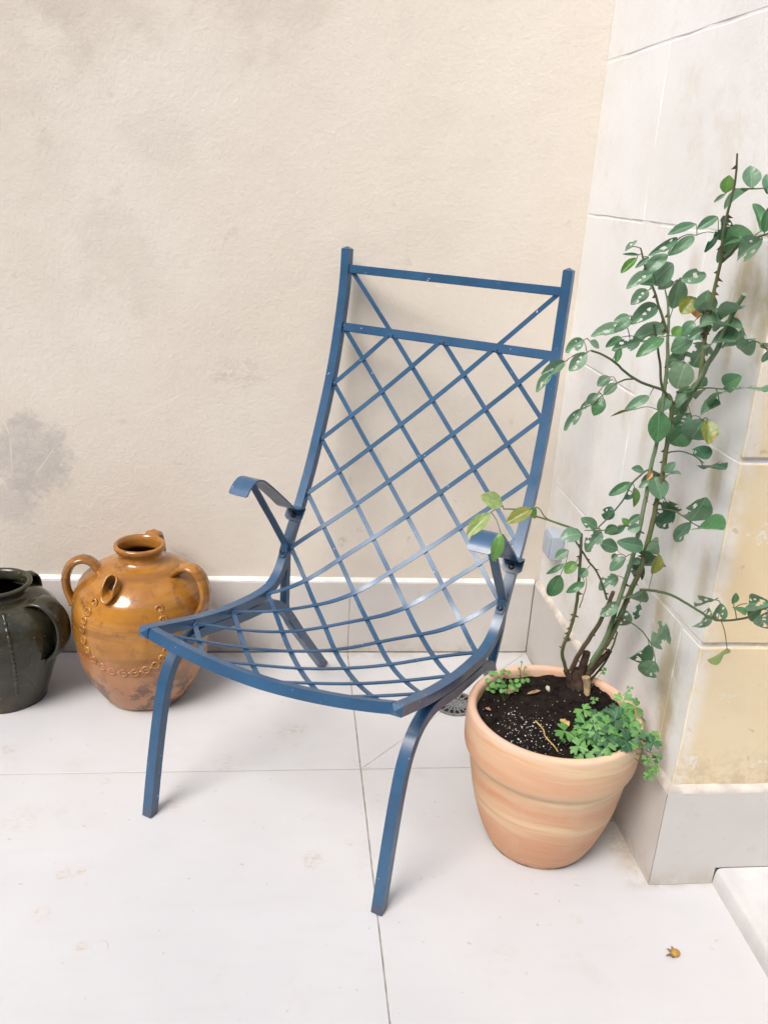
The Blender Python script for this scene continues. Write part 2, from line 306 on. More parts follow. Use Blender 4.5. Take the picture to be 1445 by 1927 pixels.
def mat_soil():
    m = Mat('potting_soil', .95, .1); p = m.obj(); c = m.mix(m.rng(m.noise(p, 60, 5, .7),.3,.7), (.008,.006,.006), (.024,.017,.014)); c = m.mix(m.rng(m.noise(p, 12, 4, .6), .5, .7, 0, .5), c, (.034,.024,.018))
    m.col(c); m.bump(m.noise(p, 140, 5, .75), .9, .006); return m.m

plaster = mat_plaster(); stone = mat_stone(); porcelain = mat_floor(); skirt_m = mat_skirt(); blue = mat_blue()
grout = plain('grey_grout', (.36,.33,.29), .9, .1, .3, 40, .3); fillet_m = plain('white_caulk', (.72,.71,.69), .7, .2, .1, 20, .2)
fillet2_m = plain('beige_sealant', (.56,.51,.45), .85, .15, .18, 30, .3); mortar = plain('tan_mortar', (.55,.44,.31), .95, .1, .15, 25, .4); step_m = plain('white_stone', (.57,.565,.55), .75, .25, .10, 9, .45)
court_m = plain('grey_render', (.46,.475,.49), .9, .15, .06, 3); iron = plain('dull_iron', (.16,.165,.17), .45, .5, .35, 60, .3); hole_shade = plain('hole_shade_paint', (.02,.02,.02), .8, .2, .2)
grey_plastic = plain('grey_blue_plastic', (.40,.45,.52), .4, .4, .03); screw_m = plain('dark_screw', (.012,.024,.045), .3, .6, .3, 80)

# ------------------------------------------------------------------ floor
XC, HB, YF = .5973, .2173, -.8772
def rl(y): return XC + math.tan(-.0186)*y
floor = thing('floor', None, None, kind='structure')
gb = bmesh.new(); box(gb, -7,-6.6,-.05, 3.0,.02,-.0025); part('grout_bed', gb, grout, floor, 0)
xs = [-6.9,-5.96,-4.75,-3.54,-2.33,-1.12,.0882,1.297,2.5]; ys = [0,-.513,-1.72,-2.93,-4.14,-5.35,-6.5]
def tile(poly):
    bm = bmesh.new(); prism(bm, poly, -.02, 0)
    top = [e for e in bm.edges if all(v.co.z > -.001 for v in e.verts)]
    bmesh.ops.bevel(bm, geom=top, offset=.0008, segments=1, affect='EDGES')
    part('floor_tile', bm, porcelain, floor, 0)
G = .0013
for i in range(8):
    for j in range(6):
        x0, x1, y1, y0 = xs[i]+G, xs[i+1]-G, ys[j]-G*1.2, ys[j+1]+G*1.2
        if j == 0 and i == 6:
            x1 = XC-.001; y1 = -.001      # cut along the fall line to the drain
            tile([(x0,y0+.0004),(x1-.0004,y1),(x0,y1)]); tile([(x0+.0004,y0),(rl(-.5)-.001,y0),(x1,y1-.0004)])
        elif j == 0 and i > 6: continue
        else: tile([(x0,y0),(x1,y0),(x1,y1),(x0,y1)])

# ------------------------------------------------------------------ plaster wall with its skirting
wall = thing('plaster_wall', 'beige rough plaster wall with grey skirting behind the chair', 'wall')
bm = bmesh.new(); box(bm, -5.2,.011,0, .66,.30,4.6); part('plaster', bm, plaster, wall, 0)
def skirt(x0, x1):
    bm = bmesh.new(); box(bm, x0,0,.001, x1,.0105,HB-.004, .0012, 1); return bm
for a, b in ((-5.19,-4.75),(-4.75,-3.54),(-3.54,-2.33),(-2.33,-1.12),(-1.12,.0882),(.0882,XC-.001)): part('skirting_tile', skirt(a+.0004,b-.0004), skirt_m, wall, 0)
bm = bmesh.new()
prof = [(.0008,HB-.0045),(.0004,HB-.001),(.004,HB+.004),(.0108,HB+.0075),(.0108,HB-.0045)]
def run_strip(bm, prof, f, n=40):
    rings = [[bm.verts.new(f(k/n, a, b)) for a, b in prof] for k in range(n+1)]
    for q in range(n):
        for k in range(len(prof)):
            l = (k+1) % len(prof); bm.faces.new((rings[q][k], rings[q][l], rings[q+1][l], rings[q+1][k]))
    bm.faces.new(rings[0]); bm.faces.new(rings[-1][::-1])
run_strip(bm, prof, lambda t,a,b: Vector((-5.19+t*(5.19+XC-.001), a, b+(.0022*noise.noise((t*90,3,0)) if b > HB else 0))), 240)
part('caulk_bead', bm, fillet_m, wall)

bm = bmesh.new(); box(bm, -5.5,-5.6,0, 5,-5.3,4.6); tag(part('unseen_courtyard_wall', bm, court_m, None, 0), kind='structure')  # courtyard walls out of view, added to limit sky light and shape reflections
bm = bmesh.new(); box(bm, -5.5,-5.3,0, -5.2,.3,4.6); tag(part('unseen_courtyard_wall', bm, court_m, None, 0), kind='structure')
# ------------------------------------------------------------------ stone wall on the right
sw = thing('stone_wall', 'white painted limestone block wall with bare tan front at right', 'wall')
SX = .012     # stone sits behind the skirting face
def sx(y): return rl(y)+SX
bm = bmesh.new(); prism(bm, [(sx(.0)+.0009,.012),(sx(-.85)+.0009,-.8595),(2.6,-.8595),(2.6,.012)], .0, 4.6); part('mortar_core', bm, stone, sw, 0)
courses = [HB+.002,.516,.85,1.1833,1.5086,1.86,2.2,2.6,3.0,3.4,3.8,4.2,4.6]
vj = [-.79,-.425,-.62,-.33,-.7,-.4,-.6,-.4,-.6,-.4,-.6,-.4]
def block(poly, z0, z1, seed):
    bm = bmesh.new(); prism(bm, poly, z0, z1)
    bmesh.ops.bevel(bm, geom=list(bm.edges), offset=.0020, segments=2, profile=.5, affect='EDGES')
    bmesh.ops.subdivide_edges(bm, edges=[e for e in bm.edges if e.calc_length() > .08], cuts=9, use_grid_fill=True)
    bmesh.ops.triangulate(bm, faces=[f for f in bm.faces if len(f.verts) > 4])
    for v in bm.verts:
        n_ = noise.noise_vector(v.co*14+Vector((seed,0,0)))*.0016 + noise.noise_vector(v.co*45)*.0009
        v.co += n_
    part('stone_block', bm, stone, sw, 14)
for k in range(12):
    z0, z1 = courses[k]+.0018, courses[k+1]-.0018; y = vj[k]; g = .0012; e = .0036 if k < 3 else 0
    block([(sx(.0),.010),(sx(y+g),y+g),(sx(y)+.25,y+g),(sx(0)+.25,.010)], z0, z1, k)
    xe = 1.18 if k % 2 else 1.42
    block([(sx(y-g),y-g),(sx(-.866),-.866),(xe-.005,-.866),(xe-.005,y-g)], z0+(e if k else 0), z1-(e if k < 2 else 0), k+30)
    block([(xe+.005,-.60),(xe+.005,-.866),(2.55,-.866),(2.55,-.60)], z0+(e if k else 0), z1-(e if k < 2 else 0), k+60)
bm = bmesh.new(); prism(bm, [(rl(-.0),-.0005),(rl(YF+.0006),YF+.0006),(rl(YF)+.0105,YF+.0106),(rl(0)+.0105,-.0005)], .001, HB-.004); part('skirting_tile', bm, skirt_m, sw, 0)
bm = bmesh.new()   # front tile, notched over the door step
yz = [(rl(YF)+.0006,.001),(.7405,.001),(.7405,.0385),(2.5,.0385),(2.5,HB-.004),(rl(YF)+.0006,HB-.004)]
a = [bm.verts.new((x,YF,z)) for x,z in yz]; b = [bm.verts.new((x+(.0102 if i in (0,5) else 0),YF+.0103,z)) for i,(x,z) in enumerate(yz)]
bm.faces.new(a); bm.faces.new(b[::-1])
for i in range(6): bm.faces.new((a[i],b[i],b[(i+1)%6],a[(i+1)%6]))
part('skirting_tile', bm, skirt_m, sw, 0)
prof2 = [(.0004,HB-.0045),(.0008,HB-.001),(.005,HB+.005),(.014,HB+.009),(.014,HB-.0045)]
bm = bmesh.new(); run_strip(bm, prof2, lambda t,a,b: Vector((rl(YF*t)+a, YF*t+(a if t > .999 else 0), b+(.003*noise.noise((t*30,7,0)) if b > HB else 0))), 60); part('caulk_bead', bm, fillet2_m, sw)
bm = bmesh.new(); run_strip(bm, prof2, lambda t,a,b: Vector((rl(YF)+t*1.85+(a if t < .001 else 0), YF+a, b+(.003*noise.noise((t*50,9,0)) if b > HB else 0))), 80); part('caulk_bead', bm, fillet2_m, sw)

# door step
bm = bmesh.new()
sec = [(.7412,.0),(.7418,.016),(.7440,.0315),(.7475,.0362),(.7560,.038)]
y0, y1 = YF-.001, -2.6
ra = [bm.verts.new((x,y0,z)) for x,z in sec]+[bm.verts.new((2.4,y0,.038)),bm.verts.new((2.4,y0,0))]
NS = 40; rows = []
for k in range(NS+1):
    y = y0+(y1-y0)*k/NS
    rows.append([bm.verts.new((x+(.0022*noise.noise((y*30,i*.7,1))+.0025*noise.noise((y*7,i*.4,3)) if 0 < i < 5 and k else 0), y, z-(.0012*abs(noise.noise((y*60,i,5))) if i > 2 and k else 0))) for i,(x,z) in enumerate(sec)]+[bm.verts.new((2.4,y,.038)),bm.verts.new((2.4,y,0))])
for k in range(NS):
    for i in range(6): bm.faces.new((rows[k][i],rows[k][i+1],rows[k+1][i+1],rows[k+1][i]))
bm.faces.new(rows[0]); bm.faces.new(rows[-1][::-1])
for v in ra: bm.verts.remove(v)
tag(part('door_step', bm, step_m, None, 50), 'low white stone step at the bottom right corner', 'step')

# floor drain
dr = thing('floor_drain', 'round grey slotted metal drain cover in the floor beside the pot', 'drain', (.345,-.259,0))
bm = bmesh.new(); lathe(bm, [(.001,.0005),(.0535,.0005),(.0535,.0012),(.001,.0012)], 40); part('drain_shade_disc', bm, hole_shade, dr, 0)  # flat near-black disc, its colour stands in for shade below the grille
bm = bmesh.new()
def ring(bm, r0, r1, z0, z1, n=48):
    R_ = [[bm.verts.new((r*math.cos(2*math.pi*k/n), r*math.sin(2*math.pi*k/n), z)) for k in range(n)] for r, z in ((r0,z0),(r1,z0),(r1,z1),(r0,z1))]
    for a in range(4):
        for k in range(n): bm.faces.new((R_[a][k],R_[a][(k+1)%n],R_[(a+1)%4][(k+1)%n],R_[(a+1)%4][k]))
ring(bm, .0475,.055,.0008,.004); part('rim', bm, iron, dr, 30)
bm = bmesh.new(); ring(bm, .0275,.0305,.0014,.0036); ring(bm, .001,.008,.0014,.0040); part('hub', bm, iron, dr, 30)
sp_me = None
for k in range(18):
    a = 2*math.pi*k/18
    if sp_me is None:
        bm = bmesh.new(); box(bm, .008,-.0022,.0014,.0475,.0022,.0034,.0006,1); sp_me = finish(bm, 'spoke', 30); sp_me.materials.append(iron)
    o = link('spoke', sp_me, None, dr); o.rotation_euler = (0,0,a)

# outlet box on the stone wall
ob = thing('wall_outlet', 'small grey blue outlet box low on the wall near the corner', 'outlet', (.598,-.118,.385))
bm = bmesh.new(); box(bm, -.020,-.032,-.034, .014,.032,.034,.006,3); part('box', bm, grey_plastic, ob)
bm = bmesh.new(); box(bm, -.0245,-.026,-.028, -.0195,.026,.028,.003,2); part('cover', bm, grey_plastic, ob)

# ------------------------------------------------------------------ blue iron chair
S = .85; W = .616*S; HW = W/2
chair = thing('lounge_chair', 'blue painted iron chair with lattice seat and tall back', 'chair', (-.160*S,-.931*S,0), -.568)
PR = [(.008,.4905),(.03,.484),(.058,.4755),(.10,.4625),(.193,.434),(.30,.408),(.37,.396),(.44,.388),(.49,.3865),(.525,.393),(.557,.411),(.582,.44),(.600,.472),(.628,.522),(.685,.615),(.750,.747),(.812,.915),(.845,1.05),(.866,1.19),(.870,1.270)]
prof = [Vector((0,u*S,z*S)) for u,z in PR]
curve = catmull(prof, 10)
arc = [0.]
for i in range(1,len(curve)): arc.append(arc[-1]+(curve[i]-curve[i-1]).length)
def at_arc(s):
    s = max(0, min(arc[-1], s)); i = 1
    while i < len(arc)-1 and arc[i] < s: i += 1
    t = (s-arc[i-1])/max(1e-9,arc[i]-arc[i-1]); p = curve[i-1].lerp(curve[i], t)
    tg = (curve[min(i+1,len(curve)-1)]-curve[max(i-2,0)]).normalized()
    return p, tg, Vector((1,0,0)).cross(tg).normalized()     # point, tangent, normal towards the sitter
def arc_of_z(z): return next(arc[i] for i in range(len(arc)//2, len(arc)) if curve[i].z >= z)
RT = .0205                                                     # square section of the rails
s_mid = arc_of_z(1.057*S); s_front = .014*S; STEP = (s_mid-s_front)/8; s_top = s_mid+STEP*.98
def rail_pts(s0, s1, x, n=70):
    P, N = [], []
    for k in range(n+1):
        p, tg, nn = at_arc(s0+(s1-s0)*k/n); P.append(p+Vector((x,0,0))); N.append(nn)
    return P, N
for x in (-HW, HW):
    bm = bmesh.new(); P, N = rail_pts(0, arc[-1], x, 90); rings = ribbon(bm, P, N, RT, RT)
    bmesh.ops.bevel(bm, geom=[e for e in bm.edges if len(e.link_faces) == 2 and e.calc_face_angle(0) > 1.2], offset=.0016, segments=2, affect='EDGES')
    # little pyramid cap on the post, wedge at the seat corner
    tip, tg, nn = at_arc(arc[-1])
    for c, d, h in ((tip, tg, .006), (P[0]-Vector((x,0,0)), -at_arc(0)[1], .010)):
        ax = Vector((1,0,0)); q = [c+Vector((x,0,0))+d*.0004+ax*RT*.5*a+nn2*RT*.5*b for (a,b) in ((-1,-1),(1,-1),(1,1),(-1,1)) for nn2 in (d.cross(ax).normalized(),)]
        vsq = [bm.verts.new(v) for v in q]; a_ = bm.verts.new(c+Vector((x,0,0))+d*h)
        for k in range(4): bm.faces.new((vsq[k],vsq[(k+1)%4],a_))
    part('side_rail', bm, blue, chair, 40)
SAG = .030*S
def sag_amp(j): return SAG*max(0, min(1, (j-1.8)/4.0))**1.3
def surf(i, j):
    """lattice surface: i 0..4 across, j 0 (mid bar) .. 8 (front bar), -1 = top bar"""
    p, tg, nn = at_arc(s_mid-STEP*j if j >= 0 else s_mid+(s_top-s_mid)*(-j))
    x = (i/4-.5)*(W-RT); f = 1-(2*i/4-1)**2
    sg = sag_amp(j)
    bend = .030*S*math.exp(-((j-4.9)/1.0)**2)                  # the middle rides over the crease between seat and back
    return p+Vector((x,0,0))-nn*sg*f+nn*bend*f, nn
# front bar: bowed square tube
bm = bmesh.new(); P, N = [], []
for k in range(41):
    p, nn = surf(4*k/40, 8.0); P.append(p); N.append(nn)
ribbon(bm, P, N, RT, RT)
bmesh.ops.bevel(bm, geom=[e for e in bm.edges if len(e.link_faces) == 2 and e.calc_face_angle(0) > 1.2], offset=.0016, segments=2, affect='EDGES')
part('front_rail', bm, blue, chair, 40)
for nm, s, h in (('top_rail', s_top, .0185), ('mid_rail', s_mid, .0200)):
    p, tg, nn = at_arc(s); bm = bmesh.new()
    ribbon(bm, [p+Vector((x,0,0)) for x in (-HW+RT/2-.0005, HW-RT/2+.0005)], nn, h, .013 if nm == 'top_rail' else .006)
    bmesh.ops.bevel(bm, geom=list(bm.edges), offset=.0012, segments=2, affect='EDGES'); part(nm, bm, blue, chair, 40)
# lattice: flat bars, one family laid over the other
def lattice(i0,j0,i1,j1, side):
    n = 44; P, N = [], []
    for k in range(n+1):
        t = k/n; p, nn = surf(i0+(i1-i0)*t, j0+(j1-j0)*t)
        lift = .0018*side
        P.append(p+nn*lift); N.append(nn)
    bm = bmesh.new(); ribbon(bm, P, N, .0098, .0030)
    part('lattice_bar', bm, blue, chair, 40)
for k in range(1,12):      # rising to the right: i + j = k
    i0, i1 = max(0,k-8), min(4,k)
    if k == 3: i1 = 4
    j0, j1 = k-i0, k-i1
    if i0 == i1: continue
    lattice(i0,j0,i1,j1, 1)
for m_ in range(-7,4):     # falling to the right: i - j = m
    i0, i1 = max(0,m_), min(4,m_+8)
    if m_ == 1: i0 = 0
    if i0 == i1: continue
    lattice(i0,i0-m_,i1,i1-m_, -1)
for i in (1,2,3):          # folded end tabs welded to the mid rail
    p, tg, nn = at_arc(s_mid-.004); bm = bmesh.new()
    c = p+Vector(((i/4-.5)*(W-RT),0,0))+nn*.0052; box(bm, -.0065,-.004,-.003,.0065,.004,.003,.0012,1)
    for v in bm.verts: v.co = c+Vector((1,0,0))*v.co.x+tg*v.co.y+nn*v.co.z
    part('weld_tab', bm, blue, chair)
bead_me = None
for i, js in ((0,range(0,9)),(4,range(0,9))):
    for j in js:
        p, nn = surf(i, j)
        if bead_me is None:
            bm = bmesh.new(); bmesh.ops.create_icosphere(bm, subdivisions=2, radius=.0055)
            for v in bm.verts: v.co = Vector((v.co.x*.7,v.co.y*1.25,v.co.z*.7))*(1+.35*noise.noise(v.co*400))
            bead_me = finish(bm, 'weld_bead', 180); bead_me.materials.append(blue)
        o = link('weld_bead', bead_me, None, chair); o.location = p+Vector((.001 if i == 0 else -.001,0,0)); o.rotation_euler = (math.atan2(nn.y,-nn.z)*-1, 0, 0)
# legs
def path3(pts, x): return [Vector((x, u*S, z*S)) for u, z in pts]
LEG1 = [(.0,.0),(.018,.10),(.036,.19),(.056,.275),(.076,.334),(.108,.378),(.152,.3995),(.21,.401),(.29,.383),(.39,.364),(.47,.352)]
LEG2 = [(.47,.352),(.52,.341),(.558,.316),(.595,.275),(.65,.20),(.725,.105),(.81,.0)]
BR = [(.600,.470),(.598,.41),(.591,.35),(.586,.302),(.600,.258),(.627,.218),(.660,.178)]
for x in (-HW, HW):
    for nm, L_, w_, h_ in (('leg', LEG1, .0215, .0215), ('leg', LEG2, .0215, .0215), ('leg_brace', BR, .0170, .0150)):
        P = catmull(path3(L_, x), 10); N = []
        for i in range(len(P)):
            t = (P[min(i+1,len(P)-1)]-P[max(i-1,0)]).normalized(); N.append(Vector((1,0,0)).cross(t).normalized())
        bm = bmesh.new()
        ribbon(bm, P, N, w_, h_)
        bmesh.ops.bevel(bm, geom=[e for e in bm.edges if len(e.link_faces) == 2 and e.calc_face_angle(0) > 1.2], offset=.0018, segments=2, affect='EDGES')
        # feet sit flat on the floor
        for v in bm.verts:
            if v.co.z < .012 and nm == 'leg': v.co.z = max(v.co.z, .0005)
        part(nm, bm, blue, chair, 40)
# armrests
def screw(parent, c, nn):
    bm = bmesh.new(); lathe(bm, [(.001,0),(.0068,0),(.0070,.0012),(.0050,.0034),(.0030,.0040),(.0028,.0022),(.001,.0022)], 20)
    me = finish(bm, 'screw', 40); o = link('screw', me, screw_m, parent)
    o.location = c; o.rotation_euler = nn.to_track_quat('Z','Y').to_euler(); return o
for x, inner in ((-HW, 1), (HW, -1)):
    XO = x
    s1 = arc_of_z(.566*S); p, tg, nn = at_arc(s1); base = p+nn*(RT/2+.0024)
    pts = [base-tg*.030, base-tg*.018, base-tg*.005, base+nn*.002+tg*.004]
    tgt = [Vector((0,u*S,z*S)) for u, z in ((.602,.599),(.56,.634),(.51,.676),(.470,.708),(.446,.724),(.420,.730),(.400,.723),(.385,.712),(.375,.700))]
    P = catmull([v+Vector((XO,0,0)) for v in pts+tgt], 7); N = []
    for i in range(len(P)):
        t = (P[min(i+1,len(P)-1)]-P[max(i-1,0)]).normalized(); N.append(Vector((1,0,0)).cross(t).normalized())
    bm = bmesh.new(); AW = .046
    def aw(t):
        e = 1
        if t < .07: e = .6+.4*math.sin(math.pi/2*t/.07)
        if t > .975: e = 1-.18*((t-.975)/.025)**2
        return e
    ribbon(bm, P, N, AW, .0038, aw)
    arm = part('armrest', bm, blue, chair, 40)
    screw(arm, base+Vector((XO-.010*0,0,0))-tg*.017+nn*.002, nn)
    s2 = arc_of_z(.466*S); q, tg2, nn2 = at_arc(s2); b2 = q+nn2*(RT/2+.0020)
    e0 = b2-tg2*.016; e1 = b2+tg2*.012; e2 = b2+tg2*.018+nn2*.004
    top = Vector((0,.430*S,.722*S))
    P = [v+Vector((XO,0,0)) for v in [e0, b2, e1, e2]+[e2.lerp(top,t) for t in (.2,.4,.6,.8,1)]]; N = []
    for i in range(len(P)):
        t = (P[min(i+1,len(P)-1)]-P[max(i-1,0)]).normalized(); N.append(Vector((1,0,0)).cross(t).normalized())
    bm = bmesh.new(); ribbon(bm, P, N, .0185, .0042, lambda t: .75+.25*min(1,t*8)); st = part('strut', bm, blue, arm, 40)
    screw(arm, b2+Vector((XO,0,0))+nn2*.0022-tg2*.003, nn2)

# an old hand-welded chair is never quite square: slight twist and taper
def settle(v):
    x, u, z = v.x/S, v.y/S, v.z/S
    f = max(0, min(1, (1.05-z)/.5)); f = f*f*(3-2*f)
    k = max(0, min(1, (z-.22)/.22)); k = k*k*(3-2*k)
    a = -.010+k*.038*max(0, min(1, u/.58)) if z < .6 else .028*max(0, min(1, (1.16-z)/.40))
    u += f*(.011+.022*x)
    if x > 0 and z > .42 and u < .12: u += .012*(1-max(0,u)/.12)*(x/.3)
    return Vector((x*(1+a)*S, u*S, z*S))
for ch in chair.children:
    if ch.name.startswith('weld_bead'):
        ch.location = settle(ch.location); continue
    for v in ch.data.vertices: v.co = settle(v.co)
    for g in ch.children:
        if g.data.name.startswith('screw'): g.location = settle(g.location)
        else:
            for v in g.data.vertices: v.co = settle(v.co)

# ------------------------------------------------------------------ glazed jars
amber = mat_amber(); dark_glaze = mat_dark_glaze()
def handle(parent, mat, a0, pts, w, h, twist=0):
    """strap handle in the vertical plane at angle a0; pts = (r, z)"""
    d = Vector((math.cos(a0), math.sin(a0), 0)); s = Vector((-math.sin(a0), math.cos(a0), 0))
    P = catmull([d*r+Vector((0,0,z))+s*(twist*k/len(pts)) for k,(r,z) in enumerate(pts)], 8); bm = bmesh.new(); n = 12; rings = []
    for i, p in enumerate(P):
        t = (P[min(i+1,len(P)-1)]-P[max(i-1,0)]).normalized(); nn = s.cross(t).normalized()
        f = 1+.35*abs(2*i/(len(P)-1)-1)**3
        rings.append([bm.verts.new(p+s*w*f*math.cos(2*math.pi*k/n)+nn*h*math.sin(2*math.pi*k/n)*(1-.25*math.cos(6*math.pi*k/n)**2)) for k in range(n)])
    for q in range(len(rings)-1):
        for k in range(n): bm.faces.new((rings[q][k],rings[q][(k+1)%n],rings[q+1][(k+1)%n],rings[q+1][k]))
    bm.faces.new(rings[0][::-1]); bm.faces.new(rings[-1]); return part('handle', bm, mat, parent, 180)
JP = [(.001,.0),(.094,.0),(.112,.004),(.132,.03),(.161,.085),(.180,.14),(.190,.195),(.1945,.24),(.192,.285),(.185,.325),(.170,.360),(.140,.391),(.100,.414),(.071,.426),(.0615,.436),(.0605,.447),(.066,.456),(.0700,.464),(.069,.472),(.063,.475),(.057,.470),(.053,.458),(.054,.44),(.08,.42),(.13,.385),(.168,.33),(.178,.25),(.15,.12),(.09,.02),(.001,.015)]
sp = smooth_prof([(r*S,z*S) for r,z in JP], 4)
jar = thing('glazed_jar', 'amber glazed jar with loop handles and small spout by the wall', 'jar', (-.505*S,-.222*S,0), 0, 'glazed jars by the wall')
bm = bmesh.new(); lathe(bm, sp, 96, .018, 3); part('body', bm, amber, jar, 180)
def jr(z):   # outer radius at height z
    z /= S
    for (r0,z0),(r1,z1) in zip(JP[1:17], JP[2:18]):
        if z0 <= z <= z1 and z1 > z0: return S*(r0+(r1-r0)*(z-z0)/(z1-z0))
    return .1
for ang, pts_, w_ in ((186, ((.112,.402),(.132,.424),(.156,.431),(.183,.417),(.199,.384),(.200,.345),(.186,.302)), .0165), (-26, ((.108,.404),(.135,.427),(.165,.432),(.192,.412),(.206,.374),(.203,.335),(.186,.300)), .0175), (82, ((.085,.414),(.10,.440),(.125,.452),(.155,.436),(.172,.40),(.176,.36),(.168,.325)), .0165)):
    handle(jar, amber, R(ang), [(r*S,z*S) for r,z in pts_], w_*1.1, .0105)
# pouring spout: a flared half funnel
bm = bmesh.new(); a0 = R(-112); d = Vector((math.cos(a0),math.sin(a0),0)); s = Vector((-math.sin(a0),math.cos(a0),0)); ax = (d*.55+Vector((0,0,.62))).normalized(); v2 = ax.cross(s).normalized()
c0 = d*.122*S+Vector((0,0,.388*S)); rings = []
for k in range(9):
    t = k/8; r = (.015+.013*t**1.6)*S*1.05; c = c0+ax*t*.040
    row = []
    for q in range(25):
        a = 2*math.pi*q/24; dirv = s*math.cos(a)+v2*math.sin(a)
        pinch = 1-.0*t; front = max(0, dirv.dot(d))
        row.append(bm.verts.new(c+dirv*r*(1+.45*t*front**2)-ax*(.016*t*front)+Vector((0,0,0))))
    rings.append(row)
for k in range(8):
    for q in range(24): bm.faces.new((rings[k][q],rings[k][q+1],rings[k+1][q+1],rings[k+1][q]))
bmesh.ops.remove_doubles(bm, verts=bm.verts, dist=1e-5)
for v in bm.verts:      # pinch the lip into a pouring beak that points down and forward
    e_ = v.co-c0; h_ = max(0, e_.dot(ax))/.040
    fr = max(0, e_.dot(d)); v.co += d*.35*fr*h_-Vector((0,0,.5))*fr*h_; v.co -= s*(e_.dot(s))*.45*min(1, fr/.022)*h_
spo = part('spout', bm, amber, jar, 180); mo = spo.modifiers.new('thick','SOLIDIFY'); mo.thickness = .005; mo.offset = 0; ms_ = spo.modifiers.new('sub','SUBSURF'); ms_.levels = ms_.render_levels = 1
bm = bmesh.new(); lathe(bm, [(.001,0),(.0125,0),(.0125,.002),(.001,.002)], 20); o = part('spout_shade_disc', bm, hole_shade, spo, 0); o.location = c0+ax*.010; o.rotation_euler = ax.to_track_quat('Z','Y').to_euler()  # near-black disc paints in the shade inside the spout
# thumbed clay bands
def thumb_band(pts, parent, mat, n, rad=.0085):
    P = catmull(pts, 6); L_ = len(P)-1; bm = bmesh.new()
    surf_p = []
    for a, z in [(p.x, p.y) for p in P]:
        surf_p.append(Vector((math.cos(a)*jr(z), math.sin(a)*jr(z), z)))
    # the strip, then a row of rings pressed into it
    tube(bm, [Vector((p.x*1.0, p.y*1.0, p.z)) for p in surf_p], .0036, 6)
    for k in range(n):
        p = surf_p[int(round(k*L_/(n-1)))]; no = Vector((p.x,p.y,.3*math.hypot(p.x,p.y)*(1 if p.z > .24*S else -.3))).normalized()
        q = no.to_track_quat('Z','Y').to_matrix()
        m8, m4 = 12, 6; tor = []
        for a in range(m8):
            A = 2*math.pi*a/m8
            tor.append([bm.verts.new(p+no*.0012+q@Vector(((rad*.74+rad*.33*math.cos(2*math.pi*b/m4))*math.cos(A),(rad*.74+rad*.33*math.cos(2*math.pi*b/m4))*math.sin(A),rad*.24*math.sin(2*math.pi*b/m4)))) for b in range(m4)])
        for a in range(m8):
            for b in range(m4): bm.faces.new((tor[a][b],tor[(a+1)%m8][b],tor[(a+1)%m8][(b+1)%m4],tor[a][(b+1)%m4]))
    return part('clay_band', bm, mat, parent, 180)
def az_(deg): return R(deg)
thumb_band([(az_(-66),.352*S,0),(az_(-63),.31*S,0),(az_(-62),.265*S,0),(az_(-64),.225*S,0),(az_(-72),.195*S,0),(az_(-84),.178*S,0),(az_(-98),.172*S,0),(az_(-112),.178*S,0),(az_(-124),.198*S,0),(az_(-132),.235*S,0),(az_(-135),.28*S,0),(az_(-132),.32*S,0),(az_(-126),.36*S,0)], jar, amber, 19, .0112)

DP = [(.001,0),(.098,0),(.107,.004),(.115,.03),(.133,.09),(.152,.15),(.166,.205),(.168,.245),(.158,.285),(.135,.318),(.108,.338),(.086,.348),(.080,.358),(.088,.372),(.094,.379),(.091,.385),(.082,.384),(.076,.372),(.076,.352),(.11,.325),(.145,.27),(.15,.2),(.11,.06),(.08,.02),(.001,.016)]
dj = thing('glazed_jar', 'dark olive black glazed jar with broad ear handle, cut off by left edge', 'jar', (-.895*S,-.232*S,0), 0, 'glazed jars by the wall')
bm = bmesh.new(); lathe(bm, smooth_prof([(r*S,z*S) for r,z in DP],4), 80, .02, 8); part('body', bm, dark_glaze, dj, 180)
dj.scale = (1,1,.93)
handle(dj, dark_glaze, R(-18), [(r*S,z*S) for r,z in ((.088,.322),(.118,.342),(.155,.338),(.188,.302),(.197,.25),(.186,.20),(.158,.165))], .028, .0075)
handle(dj, dark_glaze, R(62), [(r*S,z*S) for r,z in ((.086,.335),(.106,.356),(.130,.353),(.143,.328),(.141,.290))], .018, .008)
bm = bmesh.new(); P = []
for k in range(60):
    t = k/59; z = (.335-.27*t)*S; a = R(-66+5*t)
    r = 0
    for (r0,z0),(r1,z1) in zip(DP[1:12], DP[2:13]):
        if z0 <= z/S <= z1: r = S*(r0+(r1-r0)*(z/S-z0)/(z1-z0))
    P.append(Vector((math.cos(a)*r, math.sin(a)*r, z)))
tube(bm, P, lambda t: .0042*(1+.35*math.sin(t*100)), 8); part('clay_band', bm, dark_glaze, dj, 180)

# ------------------------------------------------------------------ terracotta pot
terra = mat_terracotta()
PX, PY = .507*S, -.864*S
PP = [(.001,0),(.104,0),(.113,.003),(.122,.014),(.137,.045),(.153,.09),(.166,.14),(.1755,.195),(.1820,.234),(.1862,.246),(.1915,.2535),(.1955,.265),(.1972,.285),(.1975,.32),(.1965,.346),(.1935,.3545),(.187,.3575),(.180,.3555),(.1755,.348),(.1735,.330),(.172,.29),(.165,.27),(.001,.27)]
pot = thing('terracotta_pot', 'large marbled terracotta flower pot with collar rim holding the rose', 'pot', (PX,PY,0))
bm = bmesh.new(); lathe(bm, smooth_prof([(r*S,z*S) for r,z in PP],4), 128, .006, 5); part('body', bm, terra, pot, 180)
